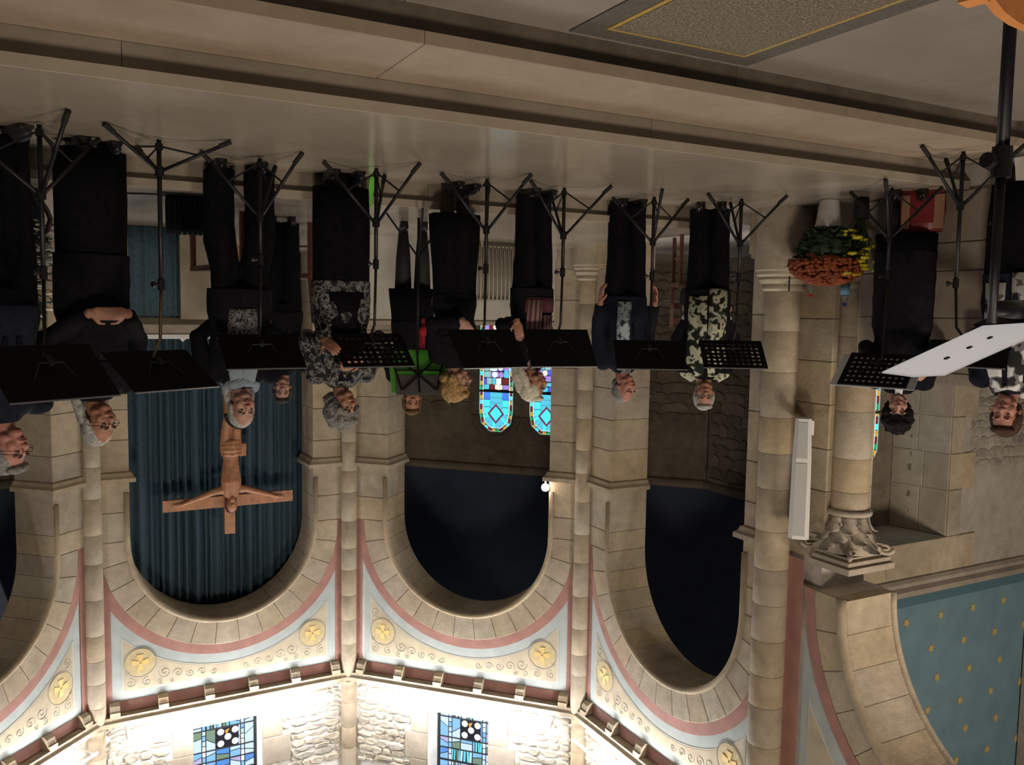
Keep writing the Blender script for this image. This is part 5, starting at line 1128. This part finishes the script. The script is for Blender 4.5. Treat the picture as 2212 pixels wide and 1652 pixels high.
PEOPLE = [
 dict(label='person with grey hair, glasses and navy jacket cut by the picture edge', at=(.235, 5.17, 0), h=1.79, turn=25, look=25, nod=-2, tiltside=-7, hair='grey', style='short', brow='dark', skin='red', glasses=1, fem=False, topmat='navy', armL='chest', armR='back', shoe='greyshoe', extra=[lapels(M['navycloth']), pin(.06, 1.40, M['steel'])], mouth=.004),
 dict(label='woman with grey shoulder hair, glasses and long black coat, hands clasped at her waist', at=(-.215, 5.42, 0), h=1.70, turn=22, look=16, nod=4, hair='silver', style='thinlong', brow='dark', skin='warm', glasses=1, topmat='black', lower='skirt', hem=.05, flare=.185, armL='clasp', armR='clasp', tophem=.62, ease=1.05, wide=1.02, closed=0),
 dict(label='person with long grey hair, black headband and grey knitted scarf over a black jacket', at=(-1.07, 5.70, 0), h=1.675, turn=8, look=12, nod=0, hair='silver', style='thinlong', band=1, brow='grey', skin='pale', fem=False, topmat='black', armL='back', armR='back', tophem=.80, wide=1.08, legs=.125, legw=1.35,
      extra=[scarf_ring(CL['greyscarf'], r=.085, t=.036, z=1.43), tails(CL['greyscarf'], (-.05, .05), (1.18, 1.2), .11), lambda c: c['panel']('blouse', [(0, 1.16), (0, 1.05), (0, .93)], [.20, .19, .17], CL['speckle'], .006)], mouth=.003),
 dict(label='young man with short dark hair standing behind, next to the person with the grey scarf', at=(-1.66, 7.10, .18), h=1.50, turn=4, look=-2, nod=-4, hair='dark', style='short', skin='pale', fem=False, topmat='black', armL='hold', armR='hold', extra=[lapels(M['blackcloth'])]),
 dict(label='tall woman with curly grey hair, glasses and a grey patterned cardigan', at=(-1.735, 5.70, 0), h=1.69, turn=18, look=22, nod=2, hair='grey', style='curly', brow='dark', skin='warm', glasses=1, topmat='paisley', topname='cardigan', lower='skirt', hem=.10, flare=.175, armL='folder', armR='chest', tophem=.72, wide=1.06,
      extra=[lambda c: c['panel']('black_top', [(0, 1.40), (0, 1.25), (0, 1.05), (0, .80)], [.11, .17, .2, .24], CL['black'], .005), necklace, lambda c: c['panel']('collar', [(.075, 1.43), (.085, 1.36), (.06, 1.26)], [.05, .07, .05], CL['paisley'], .014)], mouth=.005),
 dict(label='young singer with short light brown hair and red felt scarf behind the green folder', at=(-2.70, 6.85, .18), h=1.61, turn=4, look=2, hair='ginger', style='short', skin='warm', topmat='black', lower='skirt', hem=.58, flare=.21, lowmat='skirt', armL='hold', armR='hold', heel=1, extra=[tails(CL['red'], (-.085,), (.84,), .035, .97), lambda c: (lambda m: (m.ell((-.085, c['front'](.95, .085)-.04, .95), (.042, .034, .046)), c['child']('felt_ball', m, CL['red'])))(c['MB']())]),
 dict(label='woman with short blonde hair in profile, long black skirt and black top', at=(-2.60, 5.74, 0), h=1.55, turn=42, look=34, nod=4, hair='blonde', style='bob', skin='pale', topmat='black', lower='skirt', hem=.24, flare=.215, armL=[(.24, .0, 1.10), (.12, -.21, 1.07), (-.5, -.3, .8), (-.5, .6, 0)], armR='back', heel=1, glasses=1, wide=1.05),
 dict(label='singer with long swept back white hair in profile and a striped plum scarf', at=(-3.22, 5.70, 0), h=1.58, turn=40, look=36, nod=3, hair='white', style='swept', brow='grey', skin='warm', topmat='black', armL=[(.25, .08, 1.08), (.27, -.13, 1.05), (0, -.3, 1), (-.6, .5, 0)], armR='back', tophem=.78, wide=1.04, extra=[scarf_ring(CL['plumscarf'], r=.083, t=.026), tails(CL['plumscarf'], (-.06, .07), (1.0, .88), .12), lambda c: c['panel']('shawl_end', [(.0, .98), (.0, .90), (0, .86)], [.3, .3, .28], CL['burgundy'], .010)]),
 dict(label='man with receding grey hair, navy jacket and a pale blue print scarf', at=(-4.13, 5.78, 0), h=1.635, turn=22, look=30, nod=1, hair='grey', style='receding', brow='dark', skin='red', fem=False, topmat='navy', tophem=.80, glasses=0, extra=[shirt(CL['speckle'], .10, 1.30), lapels(M['navycloth']), tails(CL['bluescarf'], (.055,), (.845,), .105), pin(-.09, 1.30)]),
 dict(label='woman with short silver hair, glasses and a long cream and black leaf print tunic', at=(-4.79, 5.55, 0), h=1.69, turn=4, look=3, hair='silver', style='short', brow='grey', skin='warm', glasses=1, topmat='black', armL='pocket', armR='pocket', tophem=.70, sleeve=.9,
      extra=[lambda c: [c['panel']('tunic_panel', [(s*.072, 1.425), (s*.082, 1.30), (s*.078, 1.1), (s*.082, .9), (s*.08, .76 if s > 0 else .70)], [.10, .16, .15, .15, .145], CL['camo'], .014) for s in (-1, 1)], lambda c: [(lambda m: (m.tube([(s*.03, .05, 1.435), (s*.10, .02, 1.43), (s*.165, .01, 1.39)], [.05, .052, .05], 12, ends=True), c['child']('tunic_shoulder', m, CL['camo'], .010, 1)))(c['MB']()) for s in (-1, 1)], cuff(CL['white'], 1), cuff(CL['white'], -1)], mouth=.004),
 dict(label='woman with dark curly hair and a long black coat looking down at her sheets', at=(-5.465, 4.205, 0), h=1.71, turn=2, look=0, nod=14, hair='black', style='curly', skin='pale', topmat='black', tophem=.42, lower='skirt', hem=.30, flare=.20, armL='hold', armR='hold', closed=1, wide=1.0, ease=1.08, extra=[shirt(CL['white'], .06, 1.2)]),
 dict(label='woman with brown hair and a black and white scarf cut by the picture edge', at=(-5.55, 3.44, -.17), h=1.83, turn=-8, look=-4, nod=8, hair='brown', style='short', skin='red', topmat='navy', tophem=.72, lower='skirt', hem=.18, flare=.165, armL='back', armR='back', closed=1, wide=.94, extra=[tails(CL['bwscarf'], (-.06, .085), (.72, .78), .11), scarf_ring(CL['bwscarf'], r=.082, t=.022)], mouth=.003),
]
for sp_ in PEOPLE: person(sp_)
# folding stand with the green folder, behind the front row
gs = empty('folding_stand', (-2.40, 5.98, .18), YAW-.2); tag(gs, 'folding wire music stand holding a bright green folder in front of the young singer', 'music stand')
mb = MB(); mb.tube([(0, 0, .05), (0, 0, 1.06)], .010, 8); obj('pole', mb, M['black'], gs, smooth=True)
for k in range(3):
    a = .5+2*pi*k/3; d = Vector((cos(a), sin(a), 0)); mb = MB(); mb.tube([Vector((0, 0, .34)), d*.26+Vector((0, 0, .012))], .008, 6); obj('leg', mb, M['black'], gs)
Q = lambda x, z: Vector((x, .09-.26*z, 1.02+.30*z)); mb = MB()
for a, b_ in (((-.20, .05), (.12, .95)), ((.20, .05), (-.12, .95)), ((0, 0), (0, 1)), ((-.21, .0), (.21, .0)), ((-.21, 0), (-.13, .95)), ((.21, 0), (.13, .95)), ((-.17, .5), (.17, .5))): mb.tube([Q(*a)+Vector((0, -.012, 0)), Q(*b_)+Vector((0, -.012, 0))], .0065, 6)
obj('wire_desk', mb, M['black'], gs)
mb = MB(); mb.prism([Q(-.22, -.02), Q(.22, -.02), Q(.20, 1.02), Q(-.20, 1.02)], (0, .012, .003)); gf = obj('green_binder', mb, M['green']); gf.location = gs.location; gf.rotation_euler = gs.rotation_euler; tag(gf, 'bright green binder resting on the folding wire stand', 'folder')
mb = MB(); mb.prism([Q(-.16, .62)+Vector((0, -.006, 0)), Q(.17, .62)+Vector((0, -.006, 0)), Q(.17, 1.06)+Vector((0, -.006, 0)), Q(-.16, 1.06)+Vector((0, -.006, 0))], (0, .004, .001)); obj('grey_sheet', mb, plain('grey_sheet', (.13, .13, .13), .8), gf)
mb = MB(); mb.tube([(-2.63, 5.99, 1.30), (-2.67, 6.02, 1.62)], .004, 6)
tag(obj('wand', mb, plain('pale_wood', (.5, .42, .28), .6)), 'thin pale stick rising beside the young singer and the green binder', 'stick')
